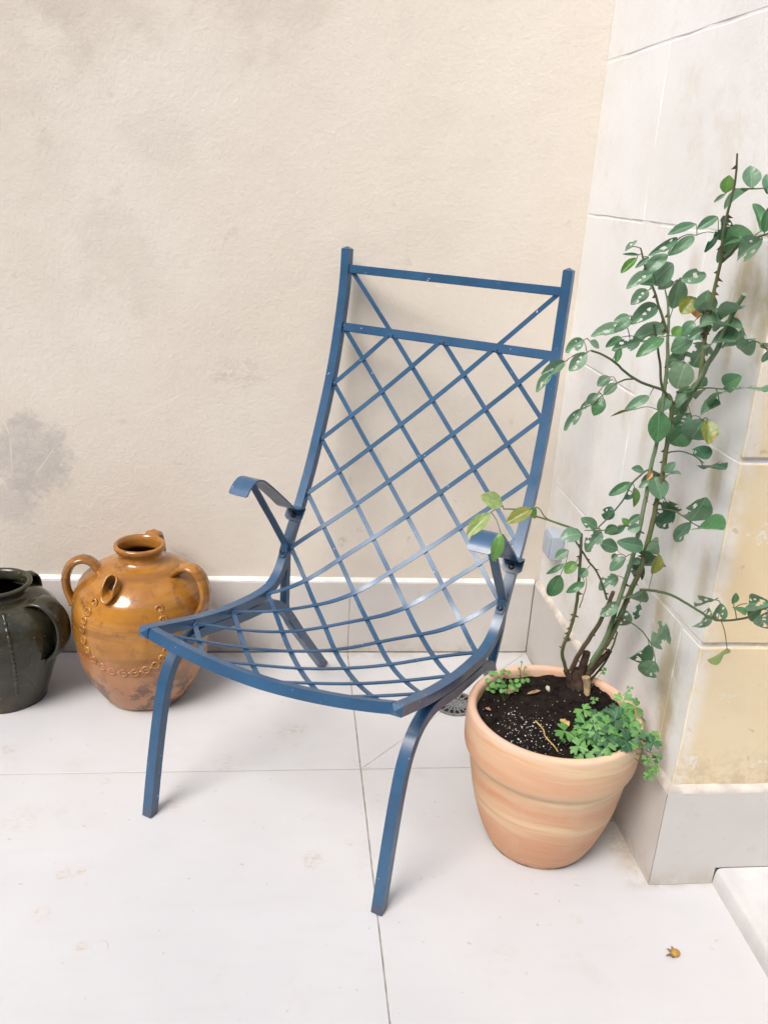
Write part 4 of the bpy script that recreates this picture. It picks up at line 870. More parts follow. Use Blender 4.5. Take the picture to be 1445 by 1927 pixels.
STALKS = [[[0.5567, -0.9009, 0.9707], [0.5569, -0.9021, 0.9706], [0.557, -0.9034, 0.97]], [[0.5567, -0.9243, 1.1922], [0.556, -0.9245, 1.1936], [0.5552, -0.9246, 1.1944]], [[0.5567, -0.8805, 0.7493], [0.5554, -0.8801, 0.7503], [0.5541, -0.8796, 0.7505]], [[0.5419, -0.6853, 0.5033], [0.5416, -0.6858, 0.5054], [0.5414, -0.6862, 0.5067]], [[0.5567, -0.9043, 0.7524], [0.5569, -0.9031, 0.7513], [0.557, -0.9019, 0.7494]], [[0.5567, -0.8459, 1.2499], [0.5588, -0.8453, 1.2505], [0.5608, -0.8446, 1.2501]], [[0.5567, -0.7975, 0.9384], [0.5579, -0.7967, 0.9408], [0.559, -0.796, 0.9421]], [[0.5567, -0.8218, 0.4918], [0.5564, -0.8222, 0.4946], [0.556, -0.8225, 0.4963]], [[0.5567, -0.872, 1.2507], [0.555, -0.8705, 1.2515], [0.5532, -0.8689, 1.2512]], [[0.4879, -0.7753, 1.0702], [0.4873, -0.7731, 1.0718], [0.4866, -0.7709, 1.0722]], [[0.5567, -0.9009, 0.9707], [0.555, -0.9011, 0.9732], [0.5532, -0.9012, 0.9745]], [[0.5139, -0.732, 0.6812], [0.515, -0.7332, 0.684], [0.5161, -0.7343, 0.6854]], [[0.5567, -0.9461, 1.0506], [0.5594, -0.9462, 1.0512], [0.562, -0.9464, 1.0505]], [[0.5296, -0.7573, 0.904], [0.5274, -0.7574, 0.9028], [0.5252, -0.7575, 0.9003]], [[0.5567, -0.7285, 0.6174], [0.5552, -0.7263, 0.6171], [0.5537, -0.724, 0.6155]], [[0.5567, -0.9145, 1.1894], [0.5586, -0.9142, 1.1879], [0.5605, -0.9139, 1.185]], [[0.5385, -0.731, 0.6805], [0.538, -0.7338, 0.6828], [0.5375, -0.7366, 0.6835]], [[0.4431, -0.7838, 1.1491], [0.442, -0.7808, 1.1491], [0.4408, -0.7779, 1.1476]], [[0.5567, -0.834, 0.9567], [0.5594, -0.8321, 0.957], [0.562, -0.8301, 0.9557]], [[0.5567, -0.7714, 0.7294], [0.5589, -0.7696, 0.728], [0.5611, -0.7678, 0.725]], [[0.5567, -0.9735, 1.0505], [0.5596, -0.9736, 1.0492], [0.5624, -0.9737, 1.046]], [[0.5567, -0.8621, 1.1762], [0.5591, -0.861, 1.1797], [0.5614, -0.8599, 1.1815]], [[0.5618, -0.9737, 1.0465], [0.5635, -0.9764, 1.0454], [0.5652, -0.9792, 1.0425]], [[0.5561, -0.7453, 0.7881], [0.5558, -0.749, 0.7904], [0.5556, -0.7527, 0.7908]], [[0.3361, -0.736, 0.7147], [0.3356, -0.7399, 0.7166], [0.3351, -0.7438, 0.7166]], [[0.3352, -0.743, 0.7164], [0.3329, -0.7434, 0.7166], [0.3306, -0.7438, 0.7156]], [[0.4716, -0.7784, 1.0994], [0.4689, -0.7763, 1.0983], [0.4661, -0.7742, 1.0951]], [[0.5475, -0.7434, 0.7859], [0.546, -0.7418, 0.7833], [0.5445, -0.7403, 0.7786]], [[0.5253, -0.7435, 0.7866], [0.526, -0.7394, 0.788], [0.5267, -0.7352, 0.7873]], [[0.4654, -0.7313, 0.6735], [0.4648, -0.7271, 0.6744], [0.4642, -0.7229, 0.6734]], [[0.5555, -0.6833, 0.4918], [0.5543, -0.6875, 0.4937], [0.5532, -0.6916, 0.4934]], [[0.5567, -0.9073, 1.0433], [0.5587, -0.9033, 1.0444], [0.5607, -0.8993, 1.0433]], [[0.5567, -0.7399, 0.5611], [0.5608, -0.7407, 0.5604], [0.5648, -0.7415, 0.5575]], [[0.5515, -0.7432, 0.7844], [0.5533, -0.7392, 0.7842], [0.5552, -0.7352, 0.7818]], [[0.4451, -0.7833, 1.1447], [0.4489, -0.7864, 1.1462], [0.4528, -0.7895, 1.1454]], [[0.5567, -0.8535, 1.0245], [0.5617, -0.853, 1.0253], [0.5666, -0.8525, 1.0238]], [[0.5567, -0.8605, 0.7477], [0.5603, -0.8612, 0.7454], [0.5639, -0.8619, 0.7407]], [[0.4439, -0.7696, 0.9482], [0.4441, -0.765, 0.9473], [0.4442, -0.7604, 0.9439]], [[0.5567, -1.1169, 0.7161], [0.5617, -1.1181, 0.7168], [0.5666, -1.1194, 0.7149]], [[0.5567, -0.7944, 0.7382], [0.5616, -0.7941, 0.7379], [0.5665, -0.7939, 0.7351]], [[0.5567, -0.807, 1.0642], [0.5618, -0.8082, 1.0648], [0.5669, -0.8094, 1.063]], [[0.5567, -0.7249, 0.5956], [0.5598, -0.7206, 0.5984], [0.5628, -0.7164, 0.5986]], [[0.5622, -0.7172, 0.5983], [0.5637, -0.7142, 0.5981], [0.5652, -0.7112, 0.5963]], [[0.4689, -0.71, 0.5958], [0.4649, -0.7113, 0.5937], [0.461, -0.7127, 0.5889]], [[0.5548, -0.736, 0.782], [0.5596, -0.7368, 0.7806], [0.5644, -0.7376, 0.7766]], [[0.5567, -1.1043, 0.707], [0.5622, -1.1021, 0.7086], [0.5676, -1.1, 0.7074]], [[0.5567, -0.969, 0.6332], [0.5612, -0.969, 0.6385], [0.5656, -0.969, 0.6409]], [[0.5567, -0.8065, 1.0517], [0.5618, -0.8038, 1.0516], [0.5668, -0.8011, 1.0486]], [[0.5567, -0.8975, 1.2517], [0.5611, -0.8955, 1.2495], [0.5654, -0.8936, 1.2445]], [[0.5567, -0.8065, 1.0517], [0.5509, -0.8053, 1.054], [0.5451, -0.8041, 1.0534]], [[0.5567, -0.8241, 0.9543], [0.5621, -0.822, 0.9581], [0.5675, -0.8199, 0.9589]], [[0.5567, -0.8954, 1.1868], [0.5613, -0.8961, 1.1927], [0.5659, -0.8969, 1.1955]], [[0.5025, -0.7398, 0.7528], [0.5059, -0.7447, 0.7522], [0.5093, -0.7497, 0.7484]], [[0.2856, -0.7358, 0.712], [0.2833, -0.7398, 0.7189], [0.2809, -0.7438, 0.7224]], [[0.4934, -0.7705, 1.0219], [0.4975, -0.776, 1.0254], [0.5017, -0.7815, 1.0255]], [[0.5009, -0.7804, 1.0252], [0.5066, -0.7844, 1.0285], [0.5123, -0.7883, 1.0284]], [[0.4668, -0.7792, 1.1065], [0.4677, -0.7864, 1.1088], [0.4685, -0.7935, 1.1077]], [[0.5567, -0.8078, 1.0204], [0.5614, -0.8021, 1.0227], [0.566, -0.7964, 1.0214]], [[0.5058, -0.7676, 0.9415], [0.5033, -0.7669, 0.9362], [0.5009, -0.7662, 0.9274]], [[0.5567, -0.8397, 0.8486], [0.5582, -0.8404, 0.8579], [0.5596, -0.8411, 0.8635]], [[0.5567, -0.8016, 0.4942], [0.5598, -0.801, 0.4891], [0.5628, -0.8004, 0.4803]], [[0.5417, -0.7168, 0.6214], [0.5347, -0.7167, 0.6202], [0.5277, -0.7166, 0.6152]], [[0.5567, -0.8606, 0.8496], [0.5614, -0.862, 0.845], [0.566, -0.8634, 0.8365]], [[0.5567, -0.8078, 1.0204], [0.5561, -0.8161, 1.0239], [0.5554, -0.8244, 1.0234]], [[0.5567, -0.8184, 1.2495], [0.5488, -0.818, 1.2482], [0.5409, -0.8177, 1.2428]], [[0.5425, -0.8177, 1.2435], [0.5416, -0.8183, 1.2429], [0.5406, -0.8188, 1.2416]], [[0.5069, -0.7411, 0.7643], [0.5094, -0.7329, 0.765], [0.5119, -0.7248, 0.7616]], [[0.5114, -0.7264, 0.7618], [0.5167, -0.7229, 0.7582], [0.522, -0.7194, 0.7504]], [[0.5107, -0.7717, 1.0351], [0.5131, -0.7637, 1.0393], [0.5156, -0.7557, 1.0392]], [[0.5567, -1.0628, 0.6728], [0.5547, -1.0594, 0.6828], [0.5526, -1.056, 0.6886]], [[0.5567, -0.734, 0.65], [0.5508, -0.7412, 0.6519], [0.5449, -0.7484, 0.6494]], [[0.5567, -0.7848, 0.9197], [0.5583, -0.792, 0.9161], [0.5598, -0.7992, 0.908]], [[0.553, -1.0567, 0.687], [0.5598, -1.0606, 0.6951], [0.5666, -1.0644, 0.6984]], [[0.4683, -0.7759, 1.0968], [0.4721, -0.7676, 1.1029], [0.4759, -0.7594, 1.1042]], [[0.441, -0.7785, 1.1477], [0.4433, -0.769, 1.1472], [0.4455, -0.7596, 1.1417]], [[0.5472, -0.7607, 0.9334], [0.5552, -0.7584, 0.9298], [0.5632, -0.7561, 0.9214]], [[0.5428, -0.7, 0.5596], [0.5387, -0.6906, 0.5629], [0.5346, -0.6812, 0.5611]], [[0.444, -0.7149, 0.6133], [0.4377, -0.723, 0.6144], [0.4314, -0.7312, 0.6105]], [[0.5039, -0.732, 0.6811], [0.5048, -0.7223, 0.6797], [0.5056, -0.7126, 0.6732]], [[0.5567, -0.807, 1.0642], [0.5568, -0.7964, 1.0667], [0.5569, -0.7858, 1.0642]], [[0.5569, -0.7879, 1.0642], [0.5549, -0.7864, 1.0691], [0.553, -0.7849, 1.0718]], [[0.5569, -0.7879, 1.0642], [0.552, -0.7846, 1.0604], [0.5472, -0.7813, 1.0526]], [[0.3868, -0.793, 1.0002], [0.3843, -0.7826, 0.9996], [0.3819, -0.7721, 0.9936]], [[0.3823, -0.7742, 0.9942], [0.3788, -0.7704, 1.0067], [0.3752, -0.7666, 1.0138]], [[0.4205, -0.7865, 0.9857], [0.4259, -0.7856, 0.9986], [0.4313, -0.7847, 1.0059]], [[0.5595, -0.7978, 0.9091], [0.5625, -0.7984, 0.9008], [0.5654, -0.7989, 0.8868]], [[0.5567, -0.8067, 1.0454], [0.5578, -0.8183, 1.0494], [0.5589, -0.8298, 1.0478]], [[0.4643, -0.7237, 0.6734], [0.4714, -0.7164, 0.6702], [0.4786, -0.7091, 0.6614]], [[0.5587, -0.8275, 1.0475], [0.5578, -0.8359, 1.0586], [0.5568, -0.8444, 1.064]], [[0.5567, -1.0152, 0.6472], [0.5595, -1.0099, 0.6604], [0.5622, -1.0047, 0.6679]], [[0.5567, -0.8727, 0.9652], [0.5609, -0.8743, 0.9569], [0.5651, -0.876, 0.9428]], [[0.553, -1.0567, 0.687], [0.5579, -1.0458, 0.6881], [0.5628, -1.0349, 0.6833]], [[0.5383, -0.7322, 0.6888], [0.5419, -0.7212, 0.6953], [0.5456, -0.7101, 0.6959]], [[0.5617, -1.0058, 0.6658], [0.5646, -0.994, 0.6669], [0.5674, -0.9822, 0.6622]], [[0.4501, -0.7053, 0.5782], [0.4521, -0.7166, 0.5764], [0.4542, -0.7278, 0.5687]], [[0.2828, -0.7406, 0.7183], [0.272, -0.7422, 0.7153], [0.2611, -0.7438, 0.7063]], [[0.5291, -0.7166, 0.6158], [0.5258, -0.7049, 0.6159], [0.5226, -0.6932, 0.6099]], [[0.564, -0.7413, 0.5579], [0.5595, -0.7462, 0.5502], [0.555, -0.7511, 0.5365]], [[0.5567, -0.8445, 0.4765], [0.5618, -0.8354, 0.4718], [0.5669, -0.8263, 0.4609]], [[0.4683, -0.7921, 1.1076], [0.4615, -0.7999, 1.1187], [0.4546, -0.8077, 1.1236]], [[0.5054, -0.7145, 0.674], [0.5158, -0.7062, 0.6741], [0.5261, -0.6979, 0.6676]], [[0.5651, -0.7976, 1.0213], [0.5596, -0.7851, 1.0249], [0.5542, -0.7725, 1.022]], [[0.5335, -0.7446, 0.7967], [0.5297, -0.7581, 0.7999], [0.5259, -0.7715, 0.7963]], [[0.5205, -0.7664, 0.9823], [0.5337, -0.771, 0.9873], [0.5469, -0.7757, 0.9856]], [[0.5443, -0.7747, 0.9852], [0.5486, -0.7636, 0.9955], [0.553, -0.7525, 0.9992]], [[0.4914, -0.771, 1.0273], [0.4786, -0.774, 1.0253], [0.4659, -0.7769, 1.0166]], [[0.5534, -0.7852, 1.071], [0.5514, -0.7733, 1.0824], [0.5495, -0.7615, 1.0868]], [[0.5499, -0.7639, 1.0853], [0.5537, -0.758, 1.079], [0.5574, -0.7521, 1.0674]], [[0.416, -0.7316, 0.6755], [0.4189, -0.7462, 0.6806], [0.4217, -0.7609, 0.6786]], [[0.5567, -0.7723, 0.5754], [0.5594, -0.7684, 0.5934], [0.562, -0.7646, 0.6041]], [[0.5151, -0.7573, 1.0388], [0.5196, -0.7511, 1.0555], [0.524, -0.7449, 1.0649]], [[0.4912, -0.7783, 1.0993], [0.5044, -0.7751, 1.1096], [0.5177, -0.7719, 1.1127]], [[0.515, -0.7726, 1.1113], [0.5159, -0.7614, 1.1122], [0.5167, -0.7503, 1.1076]], [[0.4481, -0.7085, 0.5899], [0.4367, -0.6984, 0.5924], [0.4253, -0.6883, 0.5875]], [[0.4276, -0.6903, 0.5878], [0.4309, -0.6832, 0.6019], [0.4341, -0.676, 0.6096]], [[0.4276, -0.6903, 0.5878], [0.4255, -0.6852, 0.5772], [0.4234, -0.6801, 0.5594]], [[0.5567, -0.8168, 1.1466], [0.5588, -0.8086, 1.1641], [0.5609, -0.8004, 1.1738]], [[0.5605, -0.802, 1.1711], [0.5603, -0.7973, 1.1746], [0.5602, -0.7926, 1.1757]], [[0.5602, -0.7935, 1.1752], [0.5557, -0.7945, 1.1826], [0.5512, -0.7955, 1.1865]], [[0.5521, -0.7953, 1.1853], [0.5374, -0.7882, 1.1868], [0.5227, -0.7811, 1.1804]], [[0.5256, -0.7825, 1.1809], [0.5245, -0.779, 1.1913], [0.5233, -0.7754, 1.1974]], [[0.5256, -0.7825, 1.1809], [0.5127, -0.7797, 1.1814], [0.4998, -0.7769, 1.1753]], [[0.5024, -0.7775, 1.1759], [0.4943, -0.7774, 1.1675], [0.4862, -0.7774, 1.1522]], [[0.5613, -0.7981, 0.9024], [0.5645, -0.8143, 0.9072], [0.5678, -0.8306, 0.904]], [[0.5672, -0.8273, 0.9038], [0.5645, -0.8426, 0.912], [0.5619, -0.8578, 0.9125]], [[0.3759, -0.7673, 1.0119], [0.3858, -0.7539, 1.0137], [0.3958, -0.7405, 1.0074]], [[0.4391, -0.7848, 1.158], [0.4244, -0.793, 1.1601], [0.4097, -0.8011, 1.1541]], [[0.5521, -0.7953, 1.1853], [0.5556, -0.7824, 1.2013], [0.559, -0.7696, 1.2088]], [[0.4442, -0.7613, 0.9443], [0.4445, -0.7429, 0.9502], [0.4449, -0.7244, 0.9472]], [[0.4446, -0.7392, 0.9461], [0.4338, -0.7377, 0.9373], [0.4229, -0.7362, 0.9205]], [[0.4251, -0.7365, 0.9231], [0.4293, -0.7373, 0.9201], [0.4335, -0.7381, 0.9141]], [[0.4276, -0.737, 0.9204], [0.422, -0.7257, 0.9155], [0.4165, -0.7144, 0.9034]], [[0.4176, -0.7167, 0.9051], [0.4132, -0.7127, 0.8986], [0.4088, -0.7086, 0.8869]], [[0.4684, -0.7763, 1.0177], [0.4573, -0.7615, 1.0219], [0.4461, -0.7467, 1.0173]], [[0.455, -0.7586, 1.0174], [0.4463, -0.767, 1.0322], [0.4377, -0.7755, 1.0392]], [[0.4394, -0.7738, 1.037], [0.4408, -0.7806, 1.0468], [0.4422, -0.7875, 1.0518]], [[0.4419, -0.7861, 1.0503], [0.4362, -0.7969, 1.058], [0.4306, -0.8077, 1.0595]], [[0.4771, -0.7105, 0.6626], [0.4825, -0.7007, 0.6512], [0.4878, -0.6909, 0.6305]], [[0.2633, -0.7434, 0.7075], [0.2735, -0.7436, 0.6939], [0.2837, -0.7438, 0.67]], [[0.5567, -1.0229, 0.6502], [0.5617, -1.031, 0.6358], [0.5667, -1.0391, 0.6109]], [[0.5461, -0.7469, 0.6495], [0.5498, -0.7647, 0.6669], [0.5535, -0.7824, 0.6738]], [[0.3823, -0.7742, 0.9942], [0.3706, -0.7583, 0.9891], [0.3588, -0.7423, 0.9732]], [[0.3612, -0.7455, 0.9753], [0.3447, -0.7586, 0.9725], [0.3282, -0.7716, 0.9589]], [[0.5256, -0.7574, 0.9007], [0.5112, -0.7388, 0.9017], [0.4968, -0.7202, 0.8913]]]

cane_m = {'thorny': mat_cane('green_brown_cane', (.10,.145,.055), (.125,.125,.055)), 'pale': mat_cane('pale_green_cane', (.13,.20,.10), (.19,.26,.15)), 'brown': mat_cane('old_cane', (.10,.085,.045), (.085,.055,.035)),
          'thin': mat_cane('green_twig', (.07,.12,.045), (.10,.11,.05)), 'arm': mat_cane('fresh_twig', (.10,.16,.04), (.14,.15,.06)), 'yellow': mat_cane('yellow_twig', (.32,.30,.07), (.26,.27,.07))}
thorn_m = mat_cane('red_thorn', (.16,.045,.03), (.10,.05,.03)); bark = plain('rose_bark', (.05,.033,.025), .95, .1, .5, 60, 1.0); cutwood = plain('cut_wood', (.33,.24,.14), .85, .1, .3, 60, .4)
rose = thing('rose_bush', 'tall spindly rose bush with chewed green leaves growing in the terracotta pot', 'rose bush', (CANES[0][1][0][0]+.03, CANES[0][1][0][1], SZ))
RO = Vector(rose.location)
def rpart(name, bm, mat, sm=60, parent=rose, rebase=True):
    if rebase:
        for v in bm.verts: v.co -= RO
    return part(name, bm, mat, parent, sm)
for kind, pts, r0, r1 in CANES:
    P = catmull(pts, 6); P = [p+noise.noise_vector(p*60)*.0009 for p in P]
    bm = bmesh.new(); tube(bm, P, lambda t: r0+(r1-r0)*t, 9); o = rpart('twig' if kind in ('thin','arm','yellow') else 'cane', bm, cane_m[kind])
    if kind in ('thorny','pale','brown'):
        bm = bmesh.new(); L_ = sum((P[i+1]-P[i]).length for i in range(len(P)-1)); n = int(L_/(.018 if kind == 'thorny' else .05))
        for k in range(n):
            i = random.randrange(2, len(P)-2); p = P[i]; t = (P[i+1]-P[i]).normalized(); a = t.orthogonal().normalized(); d = Matrix.Rotation(random.uniform(0,6.283),3,t)@a
            rr = r0+(r1-r0)*i/len(P); h = random.uniform(.004,.008); w = .0022
            tip = bm.verts.new(p+d*(rr+h)-t*.0025); b = [bm.verts.new(p+d*rr*.8+t*w*1.5*ca+t.cross(d)*w*.6*sa) for ca, sa in ((1,0),(0,1),(-1,0),(0,-1))]
            for q in range(4): bm.faces.new((b[q],b[(q+1)%4],tip))
        tag(rpart('thorns', bm, thorn_m, 0, o), kind='stuff')
for s_ in STALKS:
    P = catmull(s_, 5); bm = bmesh.new(); tube(bm, P, .00075, 5); rpart('leaf_stalk', bm, cane_m['thin'])
# woody stump with cut stubs
b0 = Vector(CANES[0][1][0]); bc = Vector((.508,-.645,SZ-.004))
bm = bmesh.new(); N_ = 16; rings = []
for k in range(14):
    t = k/13; r = .019*(1-t)**.9+.0105; c = bc+Vector((-.006*t,.002*t,.062*t))
    rings.append([bm.verts.new(c+Vector((math.cos(a)*r,math.sin(a)*r,0))*(1+.28*noise.noise((math.cos(a)*2.2,math.sin(a)*2.2,t*2.5)))) for a in [2*math.pi*q/N_ for q in range(N_)]])
for k in range(13):
    for q in range(N_): bm.faces.new((rings[k][q],rings[k][(q+1)%N_],rings[k+1][(q+1)%N_],rings[k+1][q]))
bm.faces.new(rings[-1]); bm.faces.new(rings[0][::-1]); rpart('stump', bm, bark, 60)
for a, b, r in (((-.004,0,.04),(.003,-.004,.105),.0085),((-.018,0,.03),(-.034,-.002,.062),.0065),((.006,-.004,.045),(.048,-.010,.112),.0062),((.004,-.018,.055),(.008,-.026,.018),.0075)):
    bm = bmesh.new(); P = catmull([bc+Vector(a), (bc+Vector(a)).lerp(bc+Vector(b),.5)+Vector((.002,0,.001)), bc+Vector(b)], 6); tube(bm, [p+noise.noise_vector(p*90)*.0016 for p in P], lambda t: r*(1.1-.25*t), 10)
    rpart('cut_stub', bm, cutwood if a[1] == -.018 else bark, 60)
# leaves
def leaf_mesh(name, seed, holes=0, bites=0, roundness=.66, cup=.22, serr=.028):
    rnd = random.Random(seed); nr, nc = 28, 12; bm = bmesh.new(); uvl = bm.loops.layers.uv.new('uv'); V = []
    hs = [(rnd.uniform(-.3,.3), rnd.uniform(.2,.85), rnd.uniform(.04,.11)) for _ in range(holes)]
    bs = [(rnd.choice((-.5,.5))*rnd.uniform(.7,1.0), rnd.uniform(.25,.9), rnd.uniform(.13,.24)) for _ in range(bites)]
    cv = rnd.uniform(.02,.42); tw = rnd.uniform(-.45,.45)
    rnd_cup = rnd.uniform(.4,2.0)
    for i in range(nr+1):
        t = i/nr; w = .5*max(0, math.sin(math.pi*t**.92))**roundness if 0 < i < nr else .004
        row = []
        for j in range(nc+1):
            s = 2*j/nc-1; x = s*w
            if abs(s) == 1 and 0 < i < nr: x *= 1+serr*(1 if i % 2 else -1)
            z = cup*rnd_cup*abs(x)**1.15-cv*(t-.35)**2*1.0+tw*x*(t-.5)+.018*noise.noise((x*6+seed,t*6,0))
            row.append(bm.verts.new((x,t,z)))
        V.append(row)
    for i in range(nr):
        for j in range(nc):
            q = (V[i][j],V[i][j+1],V[i+1][j+1],V[i+1][j]); cx = sum(v.co.x for v in q)/4; cy = sum(v.co.y for v in q)/4
            nz = .05*noise.noise((cx*9+seed,cy*9,5))
            if any(math.hypot(cx-a,(cy-b)*1.1)+nz < r for a,b,r in hs+bs): continue
            f = bm.faces.new(q)
            for l in f.loops: l[uvl].uv = (l.vert.co.x+.5, l.vert.co.y)
    for v in [v for v in bm.verts if not v.link_faces]: bm.verts.remove(v)
    me = bpy.data.meshes.new(name); bm.to_mesh(me); bm.free()
    for p in me.polygons: p.use_smooth = True
    return me
LM = {'n': [leaf_mesh('leaf',k,0,0,.60+.06*k) for k in range(4)], 'h': [leaf_mesh('leaf',10+k,3+k%3,k%2) for k in range(4)], 'b': [leaf_mesh('leaf',20+k,1,2) for k in range(4)]}
leaf_green = mat_leaf('rose_leaf', (.088,.20,.112), (.18,.305,.185), (.16,.26,.16), .3)
LK = {'n': ('n', leaf_green), 'h': ('h', leaf_green), 'b': ('b', leaf_green),
      's': ('n', mat_leaf('rose_leaf_deep', (.062,.175,.07), (.095,.23,.10), (.12,.22,.12), .35)),
      'd': ('b', mat_leaf('rose_leaf_dark', (.030,.095,.050), (.045,.125,.068), (.05,.11,.05), .3)),
      'g': ('n', mat_leaf('rose_leaf_fresh', (.095,.24,.045), (.14,.29,.07), (.16,.30,.09), .3)),
      'u': ('n', mat_leaf('rose_leaf_pale', (.16,.26,.15), (.18,.28,.17), (.17,.26,.15), .2)),
      'y': ('n', mat_leaf('rose_leaf_yellowing', (.13,.20,.04), (.17,.24,.05), (.26,.30,.07), .4, edge=(.34,.26,.04))),
      'p': ('n', mat_leaf('rose_leaf_sallow', (.20,.33,.12), (.25,.38,.15), (.28,.38,.14), .2, edge=(.45,.46,.14))),
      'o': ('n', mat_leaf('rose_leaf_dead', (.45,.22,.03), (.40,.15,.03), (.40,.2,.05), .3))}
CAM = M.translation
rl_ = random.Random(11)
for b, t, w, kind in LEAVES:
    b, t = Vector(b), Vector(t); ax = t-b; L_ = ax.length; ay = ax.normalized()
    n0 = Vector((rl_.uniform(-.35,.2), rl_.uniform(-1.0,-.55), rl_.uniform(.25,.9)))
    az2 = (n0-ay*n0.dot(ay)).normalized(); axx = ay.cross(az2).normalized()
    vis = max(.5, abs(az2.dot((Vector((.1,-.93,.35))))))
    grp, mat = LK[kind]; me = LM[grp][rl_.randrange(4)]
    if not me.materials: me.materials.append(leaf_green)
    o = link('leaf', me, None, rose); o.material_slots[0].link = 'OBJECT'; o.material_slots[0].material = mat
    L_ *= .97; ww = min(.93*w/vis, L_*.9)
    mw = Matrix((axx*ww, ay*L_, az2*L_)).transposed().to_4x4(); mw.translation = b-RO
    o.matrix_local = mw
    if kind in ('y','p'): o['label'] = 'yellowing rose leaf'
    if kind == 'o': o['label'] = 'withered orange rose leaf'

# ------------------------------------------------------------------ weeds in the pot
def clover_mesh(name, seed):
    rnd = random.Random(seed); bm = bmesh.new(); uvl = bm.loops.layers.uv.new('uv')
    for k in range(3):
        a0 = 2*math.pi*k/3+rnd.uniform(-.15,.15)+math.pi/2; c = bm.verts.new((0,0,0)); rim = []
        for q in range(13):
            a = a0+(q/12-.5)*2.0; lob = .72+.30*abs(math.cos((q/12-.5)*3*math.pi)); r = lob*(.55+.45*math.sin(math.pi*q/12)**.5)
            rim.append(bm.verts.new((r*math.cos(a)*.62+math.cos(a0)*.12, r*math.sin(a)*.62+math.sin(a0)*.12, .10*r*math.cos((q/12-.5)*6)*.6-.12*r*r)))
        for q in range(12):
            f = bm.faces.new((c,rim[q],rim[q+1]))
            for l in f.loops: l[uvl].uv = (.5+l.vert.co.x*.5,.5+l.vert.co.y*.5)
    me = bpy.data.meshes.new(name); bm.to_mesh(me); bm.free()
    for p in me.polygons: p.use_smooth = True
    return me
def round_mesh(name):
    bm = bmesh.new(); uvl = bm.loops.layers.uv.new('uv'); c = bm.verts.new((0,.1,0)); n = 14
    rim = [bm.verts.new((.5*math.sin(2*math.pi*q/n), .45-.5*math.cos(2*math.pi*q/n)*(1 if q else .7), .05*math.cos(4*math.pi*q/n))) for q in range(n)]
    for q in range(n):
        f = bm.faces.new((c,rim[q],rim[(q+1)%n]))
        for l in f.loops: l[uvl].uv = (.5+l.vert.co.x,l.vert.co.y)
    me = bpy.data.meshes.new(name); bm.to_mesh(me); bm.free(); return me
weed_m = [mat_leaf('weed_leaf', (.105,.28,.065), (.15,.345,.085), (.10,.22,.09), 0, rough=.55), mat_leaf('weed_leaf_dark', (.040,.125,.050), (.06,.16,.07), (.06,.14,.06), 0, rough=.55), mat_leaf('weed_leaf_light', (.15,.33,.06), (.13,.31,.08), (.15,.3,.08), 0, rough=.55)]
CM = [clover_mesh('leaf',k) for k in range(4)]; RM = round_mesh('leaf'); stem_m = cane_m['thin']
for me in CM+[RM]: me.materials.append(weed_m[0])
def weed(name, label, cat, base, items, group=None):
    """items: (root xy, head position, size, mesh, material index)"""
    w = thing(name, label, cat, base, 0, group); B_ = Vector(base); rr = random.Random(len(items)+int(base[0]*1000))
    for root, head, size, me, mi in items:
        root, head = Vector(root), Vector(head); bm = bmesh.new(); mid = root.lerp(head,.55)+Vector((rr.uniform(-.004,.004),rr.uniform(-.004,.004),.25*(head-root).length*.3))
        tube(bm, [p-B_ for p in catmull([root,mid,head],4)], .0005, 4); part('stem', bm, stem_m, w, 60)
        o = link('leaf', me, None, w); o.material_slots[0].link = 'OBJECT'; o.material_slots[0].material = weed_m[mi]
        nz = Vector((rr.uniform(-.45,.3), rr.uniform(-.85,-.1), rr.uniform(.6,1.0))).normalized(); a = Vector((math.cos(rr.uniform(0,6.28)),math.sin(rr.uniform(0,6.28)),0)); a = (a-nz*a.dot(nz)).normalized(); bb = nz.cross(a)
        mm = Matrix((a*size,bb*size,nz*size)).transposed().to_4x4(); mm.translation = head-B_; o.matrix_local = mm
    return w
rw = random.Random(5)
items = []
for k in range(105):
    hub = rw.choice(((.520,-.835),(.492,-.840),(.470,-.848),(.535,-.812),(.552,-.782),(.512,-.812),(.485,-.845),(.548,-.825)))
    x, y = rw.gauss(hub[0],.023), rw.gauss(hub[1],.020)
    d = math.hypot(x-PX,y-PY); root = Vector((x,y,0))
    if d > .135: root = Vector((PX+(x-PX)*.125/d, PY+(y-PY)*.125/d, 0))
    if d > .205 or x > .592: continue
    root = on_soil(root.x-rw.uniform(0,.012), root.y+rw.uniform(0,.014)); z = .300+.030*rw.random()+(.012 if d < .13 else 0)
    if d > .172: z = .296+.016*rw.random()
    items.append((root, (x,y,z), rw.uniform(.019,.031), CM[k % 4], 0 if rw.random() < .66 else (1 if rw.random() < .85 else 2)))
for x, y, z, s, mi in ((.588,-.842,.312,.014,0),(.598,-.838,.300,.013,0),(.590,-.862,.286,.014,0),(.580,-.872,.272,.015,0),(.572,-.878,.258,.016,0),(.585,-.868,.262,.015,2),(.566,-.868,.283,.016,0),(.594,-.85,.272,.014,1),(.575,-.866,.246,.014,0),
                       (.525,-.600,.313,.012,0),(.555,-.64,.330,.013,0),(.590,-.70,.325,.011,0),(.520,-.70,.300,.014,0)):
    root = on_soil(PX+(x-PX)*.72, PY+(y-PY)*.72); items.append((root,(x,y,z),s,CM[rw.randrange(4)],mi))
weed('weed_clump', 'bushy clump of lobed green weeds spilling over the right rim of the pot', 'weed', tuple(on_soil(.52,-.80)), items)
items = []
